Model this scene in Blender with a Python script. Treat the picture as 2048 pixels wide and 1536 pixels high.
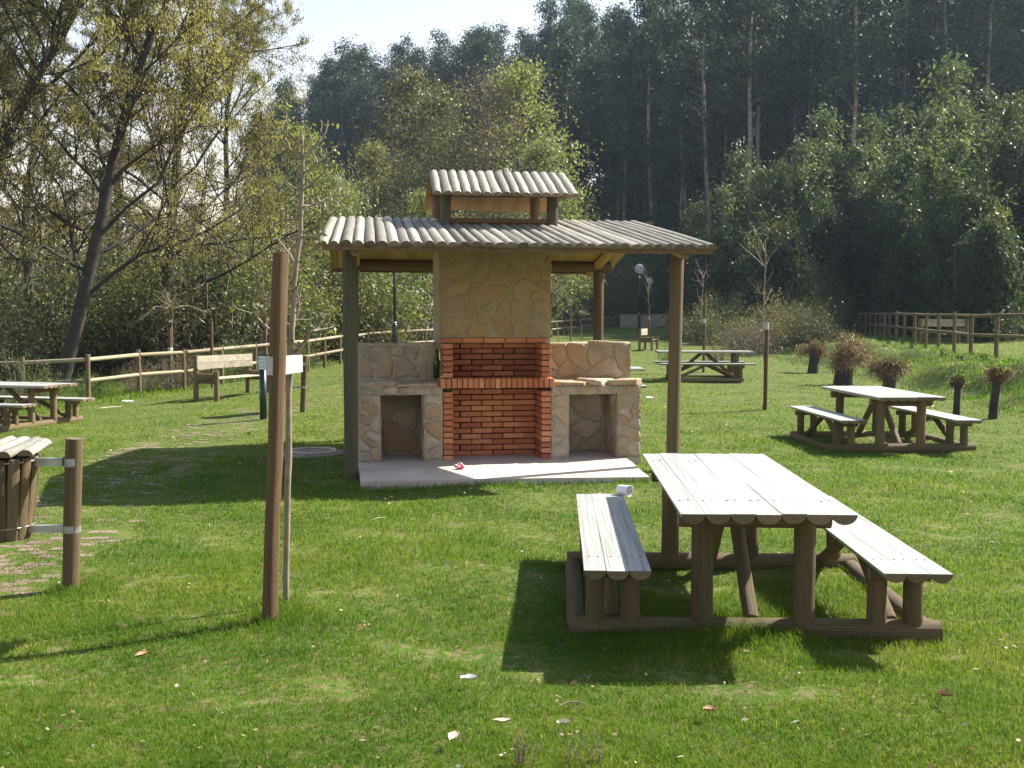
import bpy, math, random
import numpy as np
from mathutils import Vector, Matrix, Euler
for o in list(bpy.data.objects): bpy.data.objects.remove(o, do_unlink=True)
S = bpy.context.scene
COL = S.collection
R = math.radians
PI = math.pi
random.seed(7)
rng = np.random.default_rng(11)

# ------------------------------------------------------------------ camera, sky, sun, exposure
F = 2100.0; EYE = 1.5; PITCH = math.atan(122/F)
cd = bpy.data.cameras.new('camera'); cam = bpy.data.objects.new('camera', cd); COL.objects.link(cam)
cam.location = (0, 0, EYE); cam.rotation_euler = (PI/2-PITCH, 0, 0)
cd.sensor_width = 36; cd.lens = F/2048*36; cd.clip_start = 0.05; cd.clip_end = 3000
S.camera = cam
SUN = Vector((.95, .52, 1.0)).normalized()
w = bpy.data.worlds.new('World'); S.world = w; w.use_nodes = True
nt = w.node_tree; bg = nt.nodes['Background']
sky = nt.nodes.new('ShaderNodeTexSky'); sky.sky_type = 'NISHITA'; sky.sun_disc = False
sky.sun_elevation = math.asin(SUN.z); sky.sun_rotation = math.atan2(SUN.x, SUN.y)
sky.air_density = 1.7; sky.dust_density = 2.5; sky.ozone_density = 3.5; sky.altitude = 100
bg.inputs[1].default_value = 0.068
# bright milky haze low in the sky, all round the horizon
geo = nt.nodes.new('ShaderNodeTexCoord'); sp = nt.nodes.new('ShaderNodeSeparateXYZ'); nt.links.new(geo.outputs['Generated'], sp.inputs[0])
m1 = nt.nodes.new('ShaderNodeMath'); m1.operation = 'SUBTRACT'; m1.use_clamp = True; m1.inputs[0].default_value = 1; nt.links.new(sp.outputs[2], m1.inputs[1])
m2 = nt.nodes.new('ShaderNodeMath'); m2.operation = 'POWER'; nt.links.new(m1.outputs[0], m2.inputs[0]); m2.inputs[1].default_value = 3
mh = nt.nodes.new('ShaderNodeMix'); mh.data_type = 'RGBA'; mh.blend_type = 'ADD'; mh.inputs[7].default_value = (5.6, 4.0, 3.6, 1)
nt.links.new(m2.outputs[0], mh.inputs[0]); nt.links.new(sky.outputs[0], mh.inputs[6]); nt.links.new(mh.outputs[2], bg.inputs[0])
sl = bpy.data.lights.new('sun', 'SUN'); so = bpy.data.objects.new('sun', sl); COL.objects.link(so)
sl.energy = 5.0; sl.angle = R(.55); sl.color = (1, .95, .86)
so.rotation_euler = SUN.to_track_quat('Z', 'Y').to_euler(); so.location = (20, 12, 25)
S.view_settings.view_transform = 'Standard'; S.view_settings.look = 'None'
S.view_settings.gamma = 1; S.view_settings.use_curve_mapping = False
S.view_settings.exposure = 1.42
S.render.engine = 'CYCLES'
HAZE = 0.0003

# ------------------------------------------------------------------ tagging
def tag(o, label=None, cat=None, group=None, kind=None):
    if label: o['label'] = label
    if cat: o['category'] = cat
    if group: o['group'] = group
    if kind: o['kind'] = kind
    return o
def thing(name, label, cat, loc=(0, 0, 0), rz=0, group=None, rot=None):
    o = bpy.data.objects.new(name, None); COL.objects.link(o)
    o.empty_display_size = .2
    o.location = loc; o.rotation_euler = rot if rot else (0, 0, rz)
    return tag(o, label, cat, group)
def mobj(name, me, parent=None, loc=(0, 0, 0), rot=(0, 0, 0), sc=(1, 1, 1)):
    o = bpy.data.objects.new(name, me); COL.objects.link(o); o.parent = parent
    o.location = loc; o.rotation_euler = rot; o.scale = sc
    return o
def kids(o): return [c for c in KID.get(o.name, [])]
def copy_tree(root, loc=None, rz=None, label=None, sc=None, name=None):
    allc = {}
    for ob in bpy.data.objects:
        if ob.parent: allc.setdefault(ob.parent, []).append(ob)
    def rec(o, parent):
        c = o.copy(); COL.objects.link(c); c.parent = parent
        for ch in allc.get(o, []): rec(ch, c)
        return c
    r = rec(root, None)
    if loc is not None: r.location = loc
    if rz is not None: r.rotation_euler = (0, 0, rz)
    if sc is not None: r.scale = (sc, sc, sc)
    if label: r['label'] = label
    return r

# ------------------------------------------------------------------ mesh building
def mesh_np(name, V, faces, mats, smooth=False, tint=None, mi=None):
    """faces: list of arrays (n,k)"""
    me = bpy.data.meshes.new(name)
    V = np.asarray(V, dtype=np.float32)
    if isinstance(faces, np.ndarray): faces = [faces]
    loops = np.concatenate([f.ravel() for f in faces]).astype(np.int32)
    tot = np.concatenate([np.full(len(f), f.shape[1], dtype=np.int32) for f in faces])
    start = np.concatenate([[0], np.cumsum(tot)[:-1]]).astype(np.int32)
    me.vertices.add(len(V)); me.vertices.foreach_set('co', V.ravel())
    me.loops.add(len(loops)); me.loops.foreach_set('vertex_index', loops)
    me.polygons.add(len(tot)); me.polygons.foreach_set('loop_start', start)
    me.polygons.foreach_set('loop_total', tot)
    if smooth: me.polygons.foreach_set('use_smooth', np.ones(len(tot), dtype=bool))
    if mi is not None: me.polygons.foreach_set('material_index', np.asarray(mi, dtype=np.int32))
    for m in (mats if isinstance(mats, (list, tuple)) else [mats]): me.materials.append(m)
    me.update(calc_edges=True)
    if tint is not None:
        a = me.attributes.new('tint', 'FLOAT', 'FACE'); a.data.foreach_set('value', np.asarray(tint, dtype=np.float32))
    me.validate()
    return me
def pmesh(name, V, Fc, mats, smooth=False, mi=None):
    me = bpy.data.meshes.new(name); me.from_pydata([tuple(v) for v in V], [], Fc)
    for m in (mats if isinstance(mats, (list, tuple)) else [mats]): me.materials.append(m)
    if mi is not None: me.polygons.foreach_set('material_index', mi)
    if smooth is True: me.polygons.foreach_set('use_smooth', [True]*len(me.polygons))
    elif smooth: me.polygons.foreach_set('use_smooth', smooth)
    me.update(); return me
class MB:
    def __init__(s): s.v = []; s.f = []; s.s = []
    def box(s, x0, x1, y0, y1, z0, z1, sm=False):
        b = len(s.v)
        s.v += [(x, y, z) for z in (z0, z1) for y in (y0, y1) for x in (x0, x1)]
        for q in ((0, 2, 3, 1), (4, 5, 7, 6), (0, 1, 5, 4), (2, 6, 7, 3), (0, 4, 6, 2), (1, 3, 7, 5)):
            s.f.append([b+i for i in q]); s.s.append(sm)
    def tube(s, pts, rad, n=8, cap=True, sm=True):
        pts = [Vector(p) for p in pts]
        if not hasattr(rad, '__len__'): rad = [rad]*len(pts)
        b = len(s.v); a = None
        for i, p in enumerate(pts):
            d = (pts[min(i+1, len(pts)-1)]-pts[max(i-1, 0)]).normalized()
            if a is None:
                a = d.orthogonal().normalized()
            a = (a-d*a.dot(d)).normalized(); c = d.cross(a)
            for k in range(n):
                t = 2*PI*k/n
                s.v.append(tuple(p+(a*math.cos(t)+c*math.sin(t))*rad[i]))
        for i in range(len(pts)-1):
            for k in range(n):
                k2 = (k+1) % n
                s.f.append([b+i*n+k, b+i*n+k2, b+(i+1)*n+k2, b+(i+1)*n+k]); s.s.append(sm)
        if cap:
            s.f.append([b+k for k in range(n)][::-1]); s.s.append(False)
            e = b+(len(pts)-1)*n
            s.f.append([e+k for k in range(n)]); s.s.append(False)
    def sphere(s, c, r, nu=12, nv=8, sc=(1, 1, 1)):
        b = len(s.v)
        for j in range(nv+1):
            th = PI*j/nv
            for i in range(nu):
                ph = 2*PI*i/nu
                s.v.append((c[0]+r*sc[0]*math.sin(th)*math.cos(ph), c[1]+r*sc[1]*math.sin(th)*math.sin(ph), c[2]+r*sc[2]*math.cos(th)))
        for j in range(nv):
            for i in range(nu):
                i2 = (i+1) % nu
                s.f.append([b+j*nu+i, b+(j+1)*nu+i, b+(j+1)*nu+i2, b+j*nu+i2]); s.s.append(True)
    def mesh(s, name, m): return pmesh(name, s.v, s.f, m, s.s)
    def build(s, name, m, parent=None, **k): return mobj(name, s.mesh(name, m), parent, **k)

# ------------------------------------------------------------------ materials
def mat(name):
    m = bpy.data.materials.new(name); m.use_nodes = True
    return m, m.node_tree, m.node_tree.nodes['Principled BSDF']
def N(t, typ, **k):
    n = t.nodes.new(typ)
    for a, b in k.items(): setattr(n, a, b)
    return n
def noise(t, vec, scale, detail=3, rough=.5):
    n = N(t, 'ShaderNodeTexNoise'); n.inputs['Scale'].default_value = scale
    n.inputs['Detail'].default_value = detail; n.inputs['Roughness'].default_value = rough
    if vec is not None: t.links.new(vec, n.inputs['Vector'])
    return n.outputs['Fac']
def ramp(t, fac, stops):
    n = N(t, 'ShaderNodeValToRGB'); e = n.color_ramp.elements
    while len(e) < len(stops): e.new(.5)
    for i, (p, c) in enumerate(stops):
        e[i].position = p; e[i].color = (*c, 1) if hasattr(c, '__len__') else (c, c, c, 1)
    t.links.new(fac, n.inputs[0]); return n.outputs[0]
def mixc(t, fac, a, b, mode='MIX'):
    n = N(t, 'ShaderNodeMix', data_type='RGBA', blend_type=mode)
    for s_, v in ((n.inputs[0], fac), (n.inputs[6], a), (n.inputs[7], b)):
        if hasattr(v, 'is_output'): t.links.new(v, s_)
        elif not hasattr(v, '__len__'): s_.default_value = v
        else: s_.default_value = (*v, 1)
    return n.outputs[2]
def bump(t, bs, h, st, dist=.02):
    b = N(t, 'ShaderNodeBump'); b.inputs['Strength'].default_value = st; b.inputs['Distance'].default_value = dist
    t.links.new(h, b.inputs['Height']); t.links.new(b.outputs[0], bs.inputs['Normal'])
def objcoord(t, sc=(1, 1, 1), rnd=True, world=False):
    if world:
        g = N(t, 'ShaderNodeNewGeometry').outputs['Position']
    else:
        g = N(t, 'ShaderNodeTexCoord').outputs['Object']
    mp = N(t, 'ShaderNodeMapping'); mp.inputs['Scale'].default_value = sc
    t.links.new(g, mp.inputs['Vector'])
    if not rnd or world: return mp.outputs[0]
    oi = N(t, 'ShaderNodeObjectInfo'); m = N(t, 'ShaderNodeMath', operation='MULTIPLY'); m.inputs[1].default_value = 57
    t.links.new(oi.outputs['Random'], m.inputs[0])
    c = N(t, 'ShaderNodeCombineXYZ'); [t.links.new(m.outputs[0], c.inputs[i]) for i in range(3)]
    a = N(t, 'ShaderNodeVectorMath', operation='ADD')
    t.links.new(mp.outputs[0], a.inputs[0]); t.links.new(c.outputs[0], a.inputs[1])
    return a.outputs[0]
def orand(t): return N(t, 'ShaderNodeObjectInfo').outputs['Random']
def wood(name, cols, sc=(5, 1.2, 5), rough=.75, knots=True, bs=.35, var=.35):
    """grain runs along local Y of unit logs"""
    m, t, b = mat(name)
    v = objcoord(t, sc)
    f1 = noise(t, v, 1.6, 6, .62)
    c = ramp(t, f1, [(.28, cols[0]), (.5, cols[1]), (.72, cols[2])])
    v2 = objcoord(t, (sc[0]*3.5, sc[1]*.8, sc[2]*3.5))
    f2 = noise(t, v2, 2.5, 4, .7)
    c = mixc(t, ramp(t, f2, [(.35, 0.0), (.65, .55)]), c, tuple(x*.45 for x in cols[0]))
    v3 = objcoord(t, (sc[0]*2.2, sc[1]*.22, sc[2]*2.2)); f3 = noise(t, v3, 3.2, 3, .6)
    c = mixc(t, ramp(t, f3, [(.60, 0.0), (.66, .75)]), c, tuple(x*.3 for x in cols[0]))
    f4 = noise(t, objcoord(t, (.8, .8, .8)), 1.3, 3, .5)
    c = mixc(t, ramp(t, f4, [(.45, 0.0), (.7, .35)]), c, (cols[1][0]*.75, cols[1][1]*.95, cols[1][2]*.8))
    rr = ramp(t, orand(t), [(0, 1-var), (1, 1+var*.4)])
    c = mixc(t, 1.0, c, rr, 'MULTIPLY')
    t.links.new(c, b.inputs['Base Color']); b.inputs['Roughness'].default_value = rough
    b.inputs['Specular IOR Level'].default_value = .3
    bump(t, b, f2, bs, .01)
    return m
M = {}
M['post'] = wood('weathered_pole_wood', [(.12, .08, .04), (.22, .155, .08), (.32, .235, .125)], bs=.8)
M['postg'] = wood('green_grey_pole_wood', [(.075, .07, .045), (.13, .12, .075), (.18, .155, .095)], bs=.8)
M['stake'] = wood('brown_stake_wood', [(.12, .065, .032), (.20, .115, .058), (.29, .19, .105)], bs=.8)
M['roof'] = wood('grey_roof_log_wood', [(.20, .175, .14), (.38, .345, .29), (.54, .50, .43)], sc=(3, 4, 3), var=.45)
M['under'] = wood('sawn_yellow_wood', [(.38, .21, .07), (.52, .31, .12), (.62, .39, .17)], sc=(3, 2, 3))
M['beam'] = wood('brown_beam_wood', [(.12, .07, .035), (.20, .12, .06), (.27, .17, .09)])
M['plank'] = wood('bleached_plank_wood', [(.30, .285, .27), (.46, .445, .425), (.58, .56, .54)], sc=(1.6, 1.5, 1.6), rough=.5, bs=.2, var=.15)
M['rail'] = wood('pale_rail_wood', [(.26, .21, .13), (.38, .31, .20), (.5, .43, .3)])
M['benchw'] = wood('bench_plank_wood', [(.32, .27, .20), (.48, .41, .32), (.6, .53, .43)], sc=(3, 1.5, 3))
def endgrain():
    m, t, b = mat('log_end_grain')
    v = objcoord(t, (1, 0, 1), rnd=False)
    l = N(t, 'ShaderNodeVectorMath', operation='LENGTH'); t.links.new(v, l.inputs[0])
    mu = N(t, 'ShaderNodeMath', operation='MULTIPLY_ADD'); mu.inputs[1].default_value = 26
    n = noise(t, objcoord(t, (2, 2, 2)), 2, 2); t.links.new(l.outputs['Value'], mu.inputs[0])
    m2 = N(t, 'ShaderNodeMath', operation='MULTIPLY'); m2.inputs[1].default_value = 8; t.links.new(n, m2.inputs[0]); t.links.new(m2.outputs[0], mu.inputs[2])
    s = N(t, 'ShaderNodeMath', operation='SINE'); t.links.new(mu.outputs[0], s.inputs[0])
    c = ramp(t, s.outputs[0], [(.1, (.13, .09, .055)), (.9, (.24, .17, .10))])
    rr = ramp(t, orand(t), [(0, .6), (1, 1.2)])
    t.links.new(mixc(t, 1.0, c, rr, 'MULTIPLY'), b.inputs['Base Color']); b.inputs['Roughness'].default_value = .85
    return m
M['end'] = endgrain()
def simple(name, col, rough=.6, metal=0, ns=0, amt=.3, bs=0):
    m, t, b = mat(name); b.inputs['Roughness'].default_value = rough; b.inputs['Metallic'].default_value = metal
    if ns:
        f = noise(t, objcoord(t), ns, 5, .6)
        c = ramp(t, f, [(.3, tuple(x*(1-amt) for x in col)), (.7, tuple(min(1, x*(1+amt)) for x in col))])
        t.links.new(c, b.inputs['Base Color'])
        if bs: bump(t, b, f, bs, .01)
    else: b.inputs['Base Color'].default_value = (*col, 1)
    return m
M['black'] = simple('black_painted_steel', (.012, .014, .018), .3)
M['galv'] = simple('galvanised_steel', (.35, .36, .36), .45, .6, 12)
M['mortar'] = simple('grey_mortar', (.36, .32, .26), .95, 0, 9, .25, .4)
M['mortar_hood'] = simple('sandy_mortar', (.31, .265, .17), .95, 0, 9, .25, .4)
M['mortar_dark'] = simple('dark_brick_joint', (.025, .018, .016), .95, 0, 20, .3)
M['white'] = simple('white_plastic', (.75, .76, .78), .4)
M['strap'] = simple('white_strap', (.38, .38, .36), .5, 0, 6, .15)
M['red'] = simple('red_print', (.6, .03, .06), .4)
M['nail'] = simple('dark_nail', (.04, .03, .03), .6)
M['twig'] = simple('pale_twig_bark', (.22, .17, .125), .7, 0, 10, .3)
def stonemat(name, stops, sc=3.0):
    m, t, b = mat(name)
    v = objcoord(t)
    f = noise(t, v, 7*sc/3, 7, .65)
    base = ramp(t, orand(t), stops)
    c = mixc(t, ramp(t, f, [(.35, 0.0), (.7, .55)]), base, (.19, .155, .11))
    f3 = noise(t, v, 2.2*sc/3, 3, .5)
    c = mixc(t, ramp(t, f3, [(.5, 0.0), (.72, .6)]), c, (.33, .19, .075))
    t.links.new(c, b.inputs['Base Color']); b.inputs['Roughness'].default_value = .92
    b.inputs['Specular IOR Level'].default_value = .2
    bump(t, b, f, 1.0, .035)
    return m
M['stone'] = stonemat('cream_limestone', [(0, (.38, .32, .24)), (.35, (.50, .42, .33)), (.6, (.44, .32, .19)), (.8, (.56, .49, .40)), (1, (.42, .29, .15))])
M['ochre'] = stonemat('ochre_flagstone', [(0, (.34, .26, .14)), (.4, (.38, .275, .13)), (.7, (.36, .29, .19)), (1, (.42, .25, .085))], 2)
def brickmat():
    m, t, b = mat('orange_fired_brick')
    v = objcoord(t, (1, 1, 1))
    f = noise(t, v, 28, 5, .6)
    base = ramp(t, orand(t), [(0, (.36, .11, .045)), (.5, (.49, .18, .075)), (1, (.60, .27, .12))])
    c = mixc(t, ramp(t, f, [(.35, 0.0), (.75, .5)]), base, (.26, .07, .03))
    t.links.new(c, b.inputs['Base Color']); b.inputs['Roughness'].default_value = .6
    b.inputs['Specular IOR Level'].default_value = .3
    bump(t, b, f, .25, .004); return m
M['brick'] = brickmat()
M['brick_shade'] = M['brick'].copy(); M['brick_shade'].name = 'recess_shaded_brick'
for e_ in [n for n in M['brick_shade'].node_tree.nodes if n.type == 'VALTORGB' and n.color_ramp.elements[0].color[0] > .2]:
    for el in e_.color_ramp.elements: el.color = (el.color[0]*.6, el.color[1]*.5, el.color[2]*.5, 1)  # shading of the upper recess painted in as a darker brick colour
def concrete():
    m, t, b = mat('pale_concrete_screed')
    v = objcoord(t, rnd=False)
    f = noise(t, v, 2.5, 7, .65)
    g = noise(t, v, 60, 3, .6)
    c = ramp(t, f, [(.3, (.38, .315, .27)), (.55, (.49, .415, .36)), (.75, (.56, .49, .43))])
    c = mixc(t, ramp(t, g, [(.55, 0.0), (.75, .5)]), c, (.30, .25, .21))
    t.links.new(c, b.inputs['Base Color']); b.inputs['Roughness'].default_value = .9
    bump(t, b, g, .3, .005); return m
M['concrete'] = concrete()
def leafmat(name, stops, trans=.45, rough=.5, spec=.4, wn=True, tcol=1.7):
    m, t, b = mat(name)
    at = N(t, 'ShaderNodeAttribute', attribute_name='tint').outputs['Fac']
    c = ramp(t, at, stops)
    rr = ramp(t, orand(t), [(0, .65), (1, 1.35)])
    c = mixc(t, 1.0, c, rr, 'MULTIPLY')
    t.links.new(c, b.inputs['Base Color']); b.inputs['Roughness'].default_value = rough
    b.inputs['Specular IOR Level'].default_value = spec
    tr = N(t, 'ShaderNodeBsdfTranslucent')
    tc = mixc(t, 1.0, c, (tcol, tcol*1.05, tcol*.55), 'MULTIPLY'); t.links.new(tc, tr.inputs[0])
    mx = N(t, 'ShaderNodeMixShader'); mx.inputs[0].default_value = trans
    t.links.new(b.outputs[0], mx.inputs[1]); t.links.new(tr.outputs[0], mx.inputs[2])
    t.links.new(mx.outputs[0], t.nodes['Material Output'].inputs[0])
    return m
M['euc'] = leafmat('eucalyptus_leaves', [(0, (.012, .022, .016)), (.6, (.028, .045, .032)), (1, (.07, .088, .05))], .28, .55, .3)
M['yeuc'] = leafmat('young_eucalyptus_leaves', [(0, (.025, .04, .02)), (.6, (.06, .08, .035)), (.9, (.12, .13, .05)), (1, (.22, .19, .06))], .38, .5, .3)
M['alder'] = leafmat('yellow_green_leaves', [(0, (.08, .088, .03)), (.6, (.135, .15, .045)), (1, (.21, .22, .07))], .45, tcol=1.4)
M['olive'] = leafmat('olive_leaves', [(0, (.06, .062, .022)), (.6, (.12, .118, .038)), (1, (.20, .18, .07))], .45)
M['redleaf'] = leafmat('reddish_brown_buds', [(0, (.09, .06, .04)), (.6, (.16, .10, .065)), (1, (.20, .15, .08))], .4)
M['catkin'] = leafmat('alder_catkins', [(0, (.10, .085, .032)), (.5, (.19, .16, .05)), (1, (.25, .25, .07))], .45)
M['brush'] = leafmat('dry_brush', [(0, (.06, .042, .03)), (.5, (.12, .085, .06)), (.8, (.07, .085, .03)), (1, (.19, .15, .11))], .3)
M['under_leaf'] = leafmat('forest_undergrowth', [(0, (.02, .03, .012)), (.7, (.05, .06, .025)), (1, (.11, .08, .05))], .3)
M['redtwig'] = leafmat('red_brown_twigs', [(0, (.07, .035, .022)), (.5, (.15, .085, .05)), (1, (.30, .21, .14))], .15)
M['greenbush'] = leafmat('fresh_green_leaves', [(0, (.04, .065, .02)), (.6, (.08, .12, .03)), (1, (.14, .19, .05))], .45)
M['ivy'] = leafmat('dark_thicket_leaves', [(0, (.025, .04, .015)), (.6, (.06, .075, .025)), (1, (.13, .14, .045))], .35, .5, .4)
M['bark_dark'] = simple('dark_alder_bark', (.038, .031, .026), .9, 0, 8, .45, .6)
M['bark_euc'] = simple('pale_eucalyptus_bark', (.23, .185, .15), .8, 0, 3, .35, .2)
M['bark_grey'] = simple('grey_bark', (.13, .11, .09), .9, 0, 6, .4, .4)

# ------------------------------------------------------------------ terrain
def sstep(a, b, x):
    t = np.clip((x-a)/(b-a), 0, 1); return t*t*(3-2*t)
TOE = ([-20, 13, 15, 17, 22, 28, 36, 52, 70, 95, 400], [9.2, 8.4, 7.7, 7.5, 7.9, 7.7, 8.2, 9.5, 11, 13, 13])
TOP = ([-20, 13, 18, 22.6, 26, 33, 40, 50, 60, 95, 400], [11.6, 11.0, 10.6, 10.5, 10.9, 12.3, 13.9, 16.2, 19, 26, 26])
def terrain(x, y):
    x = np.asarray(x, dtype=float); y = np.asarray(y, dtype=float)
    z = .016*np.clip(y-13, 0, 70)
    z = z - .04*np.clip(-x-3.5, 0, 8)*sstep(6, 15, y)
    z = z - .8*sstep(12, 17, -x)*sstep(12, 20, y)          # the ground falls to the stream behind the left fence
    toe = np.interp(y, *TOE); top = np.interp(y, *TOP)
    terr = .66+.011*np.clip(y-22, 0, 60)
    g = sstep(.12, .72, (x-toe)/(top-toe))*np.where(y < 95, 1, 1)
    z = z + g*np.clip(terr-z, 0, 2)
    # forest hill
    s = y+.40*np.clip(x-9, 0, 80)
    az = x/np.maximum(y, 1)
    gl = sstep(-.34, -.12, az)
    h0 = 66+26*(1-sstep(.10, .24, az))
    z = z + gl*(.215*92/(158-h0)*np.clip(s-h0, 0, 158-h0)-.2*np.clip(y-165, 0, 120))
    z = z+.012*np.sin(x*1.7+.3)*np.cos(y*1.3)+.01*np.sin(x*3.1+y*2.3)
    z = z + np.where((x > toe) & (y > 10), .16*np.sin(x*2.6+y*1.7)*np.sin(y*1.1-x*.9+1)*np.clip((x-toe), 0, 1)*np.clip(top-x+.5, 0, 1), 0)
    return z
def tz(x, y): return float(terrain(x, y))
def at(px, py, zoff=0.):
    """point of the terrain seen along one line of sight"""
    c, s = math.cos(PITCH), math.sin(PITCH)
    dx = (px-1024)/F; dz = -(py-768)/F
    d = Vector((dx, c+dz*s, -s+dz*c)); t = 2.0
    while t < 250:
        p = Vector((0, 0, EYE))+d*t
        if p.z < tz(p.x, p.y)+zoff: break
        t += .03
    return p
def atD(px, py, D):
    c, s = math.cos(PITCH), math.sin(PITCH)
    dx = (px-1024)/F; dz = -(py-768)/F
    d = Vector((dx, c+dz*s, -s+dz*c))
    return Vector((0, 0, EYE))+d*(D/d.y)

# paving path centre line
PATH = [(-3.0, 3.6), (-3.25, 5.2), (-3.4, 7), (-3.75, 9.5), (-4.1, 12), (-4.2, 15), (-3.95, 18), (-3.3, 22), (-2.6, 28)]
py_ = np.array([p[1] for p in PATH]); px_ = np.array([p[0] for p in PATH])
def pathdist(x, y): return np.abs(x-np.interp(y, py_, px_))

def build_ground():
    xs = np.unique(np.concatenate([np.linspace(-14, 22, 241), np.linspace(-600, -14, 40), np.linspace(22, 120, 60), np.linspace(120, 700, 20)]))
    ys = np.unique(np.concatenate([np.linspace(-60, 0, 10), np.linspace(0, 60, 301), np.linspace(60, 300, 90), np.linspace(300, 1500, 20)]))
    X, Y = np.meshgrid(xs, ys); Z = terrain(X, Y)
    V = np.stack([X, Y, Z], -1).reshape(-1, 3)
    nx, ny = len(xs), len(ys)
    i = np.arange(nx-1)[None, :]+nx*np.arange(ny-1)[:, None]
    Fc = np.stack([i, i+1, i+nx+1, i+nx], -1).reshape(-1, 4)
    m, t, b = mat('lawn_soil')
    v = objcoord(t, world=True)
    f = noise(t, v, .9, 6, .65); g = noise(t, v, 14, 5, .7)
    c = ramp(t, f, [(.3, (.035, .075, .008)), (.5, (.06, .11, .012)), (.7, (.085, .115, .022))])
    c = mixc(t, ramp(t, g, [(.45, 0.0), (.62, .75)]), c, (.19, .14, .08))
    # forest floor and stream bank: brown litter
    sep = N(t, 'ShaderNodeSeparateXYZ'); t.links.new(v, sep.inputs[0])
    def mr(val, a, b_):
        n = N(t, 'ShaderNodeMapRange'); n.inputs[1].default_value = a; n.inputs[2].default_value = b_
        t.links.new(val, n.inputs[0]); return n.outputs[0]
    far = mr(sep.outputs[1], 92, 100); left = mr(sep.outputs[0], -9.5, -11.5)
    zz = mr(sep.outputs[2], 2.0, 3.0)
    mx = N(t, 'ShaderNodeMath', operation='MAXIMUM'); t.links.new(far, mx.inputs[0]); t.links.new(left, mx.inputs[1])
    m3 = N(t, 'ShaderNodeMath', operation='MAXIMUM'); t.links.new(mx.outputs[0], m3.inputs[0]); t.links.new(zz, m3.inputs[1])
    lit = ramp(t, noise(t, v, 1.5, 5, .7), [(.3, (.03, .03, .015)), (.6, (.07, .05, .03)), (.8, (.06, .07, .025))])
    c = mixc(t, m3.outputs[0], c, lit)
    t.links.new(c, b.inputs['Base Color']); b.inputs['Roughness'].default_value = 1
    b.inputs['Specular IOR Level'].default_value = .1
    bump(t, b, g, .6, .03)
    o = mobj('ground', mesh_np('ground', V, Fc, m, smooth=True)); tag(o, kind='structure')
build_ground()

# ------------------------------------------------------------------ unit logs (along local +Y, radius 1, length 1)
def unit_log(seed, n=14, rings=7, half=None, wob=.05, endm=1):
    r = random.Random(seed); V = []; Fc = []; mi = []; sm = []
    if half is None: ang = [2*PI*k/n for k in range(n)]
    elif half == 'up': ang = [PI*k/(n-1) for k in range(n)]            # flat side below
    else: ang = [PI+PI*k/(n-1) for k in range(n)]                      # flat side above
    lob = [(r.uniform(0, 2*PI), r.uniform(0, wob)) for _ in range(4)]
    ox = [r.uniform(-wob, wob)*.8 for _ in range(rings)]
    for j in range(rings):
        y = j/(rings-1)
        tr = 1+wob*.6*math.sin(lob[0][0]+y*7)
        if j in (0, rings-1) and half is None: pass
        for a in ang:
            q = tr*(1+lob[1][1]*math.sin(2*a+lob[1][0]+y*2)+lob[2][1]*math.sin(3*a+lob[2][0]))
            x = q*math.cos(a); z = q*math.sin(a)
            if half == 'up': z = max(z, 0)
            if half == 'down': z = min(z, 0)
            V.append((x+ox[j], y, z))
    m = len(ang)
    for j in range(rings-1):
        for k in range(m if half is None else m-1):
            k2 = (k+1) % m
            Fc.append([j*m+k, (j+1)*m+k, (j+1)*m+k2, j*m+k2]); mi.append(0); sm.append(True)
        if half:
            Fc.append([j*m+m-1, (j+1)*m+m-1, (j+1)*m, j*m]); mi.append(2); sm.append(False)
    Fc.append(list(range(m))); mi.append(1); sm.append(False)
    e = (rings-1)*m
    Fc.append([e+k for k in range(m)][::-1]); mi.append(1); sm.append(False)
    return V, Fc, mi, sm
LOGC = {}
def logmesh(mats, half=None, nvar=4, n=14, wob=.05):
    key = (tuple(m.name for m in mats), half, n)
    if key not in LOGC:
        L = []
        for i in range(nvar):
            V, Fc, mi, sm = unit_log(i*13+len(LOGC)*7+1, n=n, half=half, wob=wob)
            L.append(pmesh('log_'+mats[0].name, V, Fc, mats, sm, mi))
        LOGC[key] = L
    return random.choice(LOGC[key])
def put_log(name, p0, p1, r, mats, parent=None, half=None, rz=None, up=None, n=14, wob=.05):
    """place a unit log from p0 to p1 (parent's frame)"""
    if not isinstance(mats, (list, tuple)): mats = [mats, M['end'], mats]
    if len(mats) == 2: mats = [mats[0], M['end'], mats[1]]
    p0 = Vector(p0); p1 = Vector(p1); d = p1-p0; L = d.length; d.normalize()
    u = Vector(up) if up else (Vector((0, 0, 1)) if abs(d.z) < .9 else Vector((0, -1, 0)))
    z = (u-d*u.dot(d)).normalized(); x = d.cross(z)
    mtx = Matrix((x, d, z)).transposed()
    e = mtx.to_euler()
    rx, rz_ = (r if hasattr(r, '__len__') else (r, r))
    return mobj(name, logmesh(mats, half, n=n, wob=wob), parent, p0, e, (rx, L, rz_))

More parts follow.
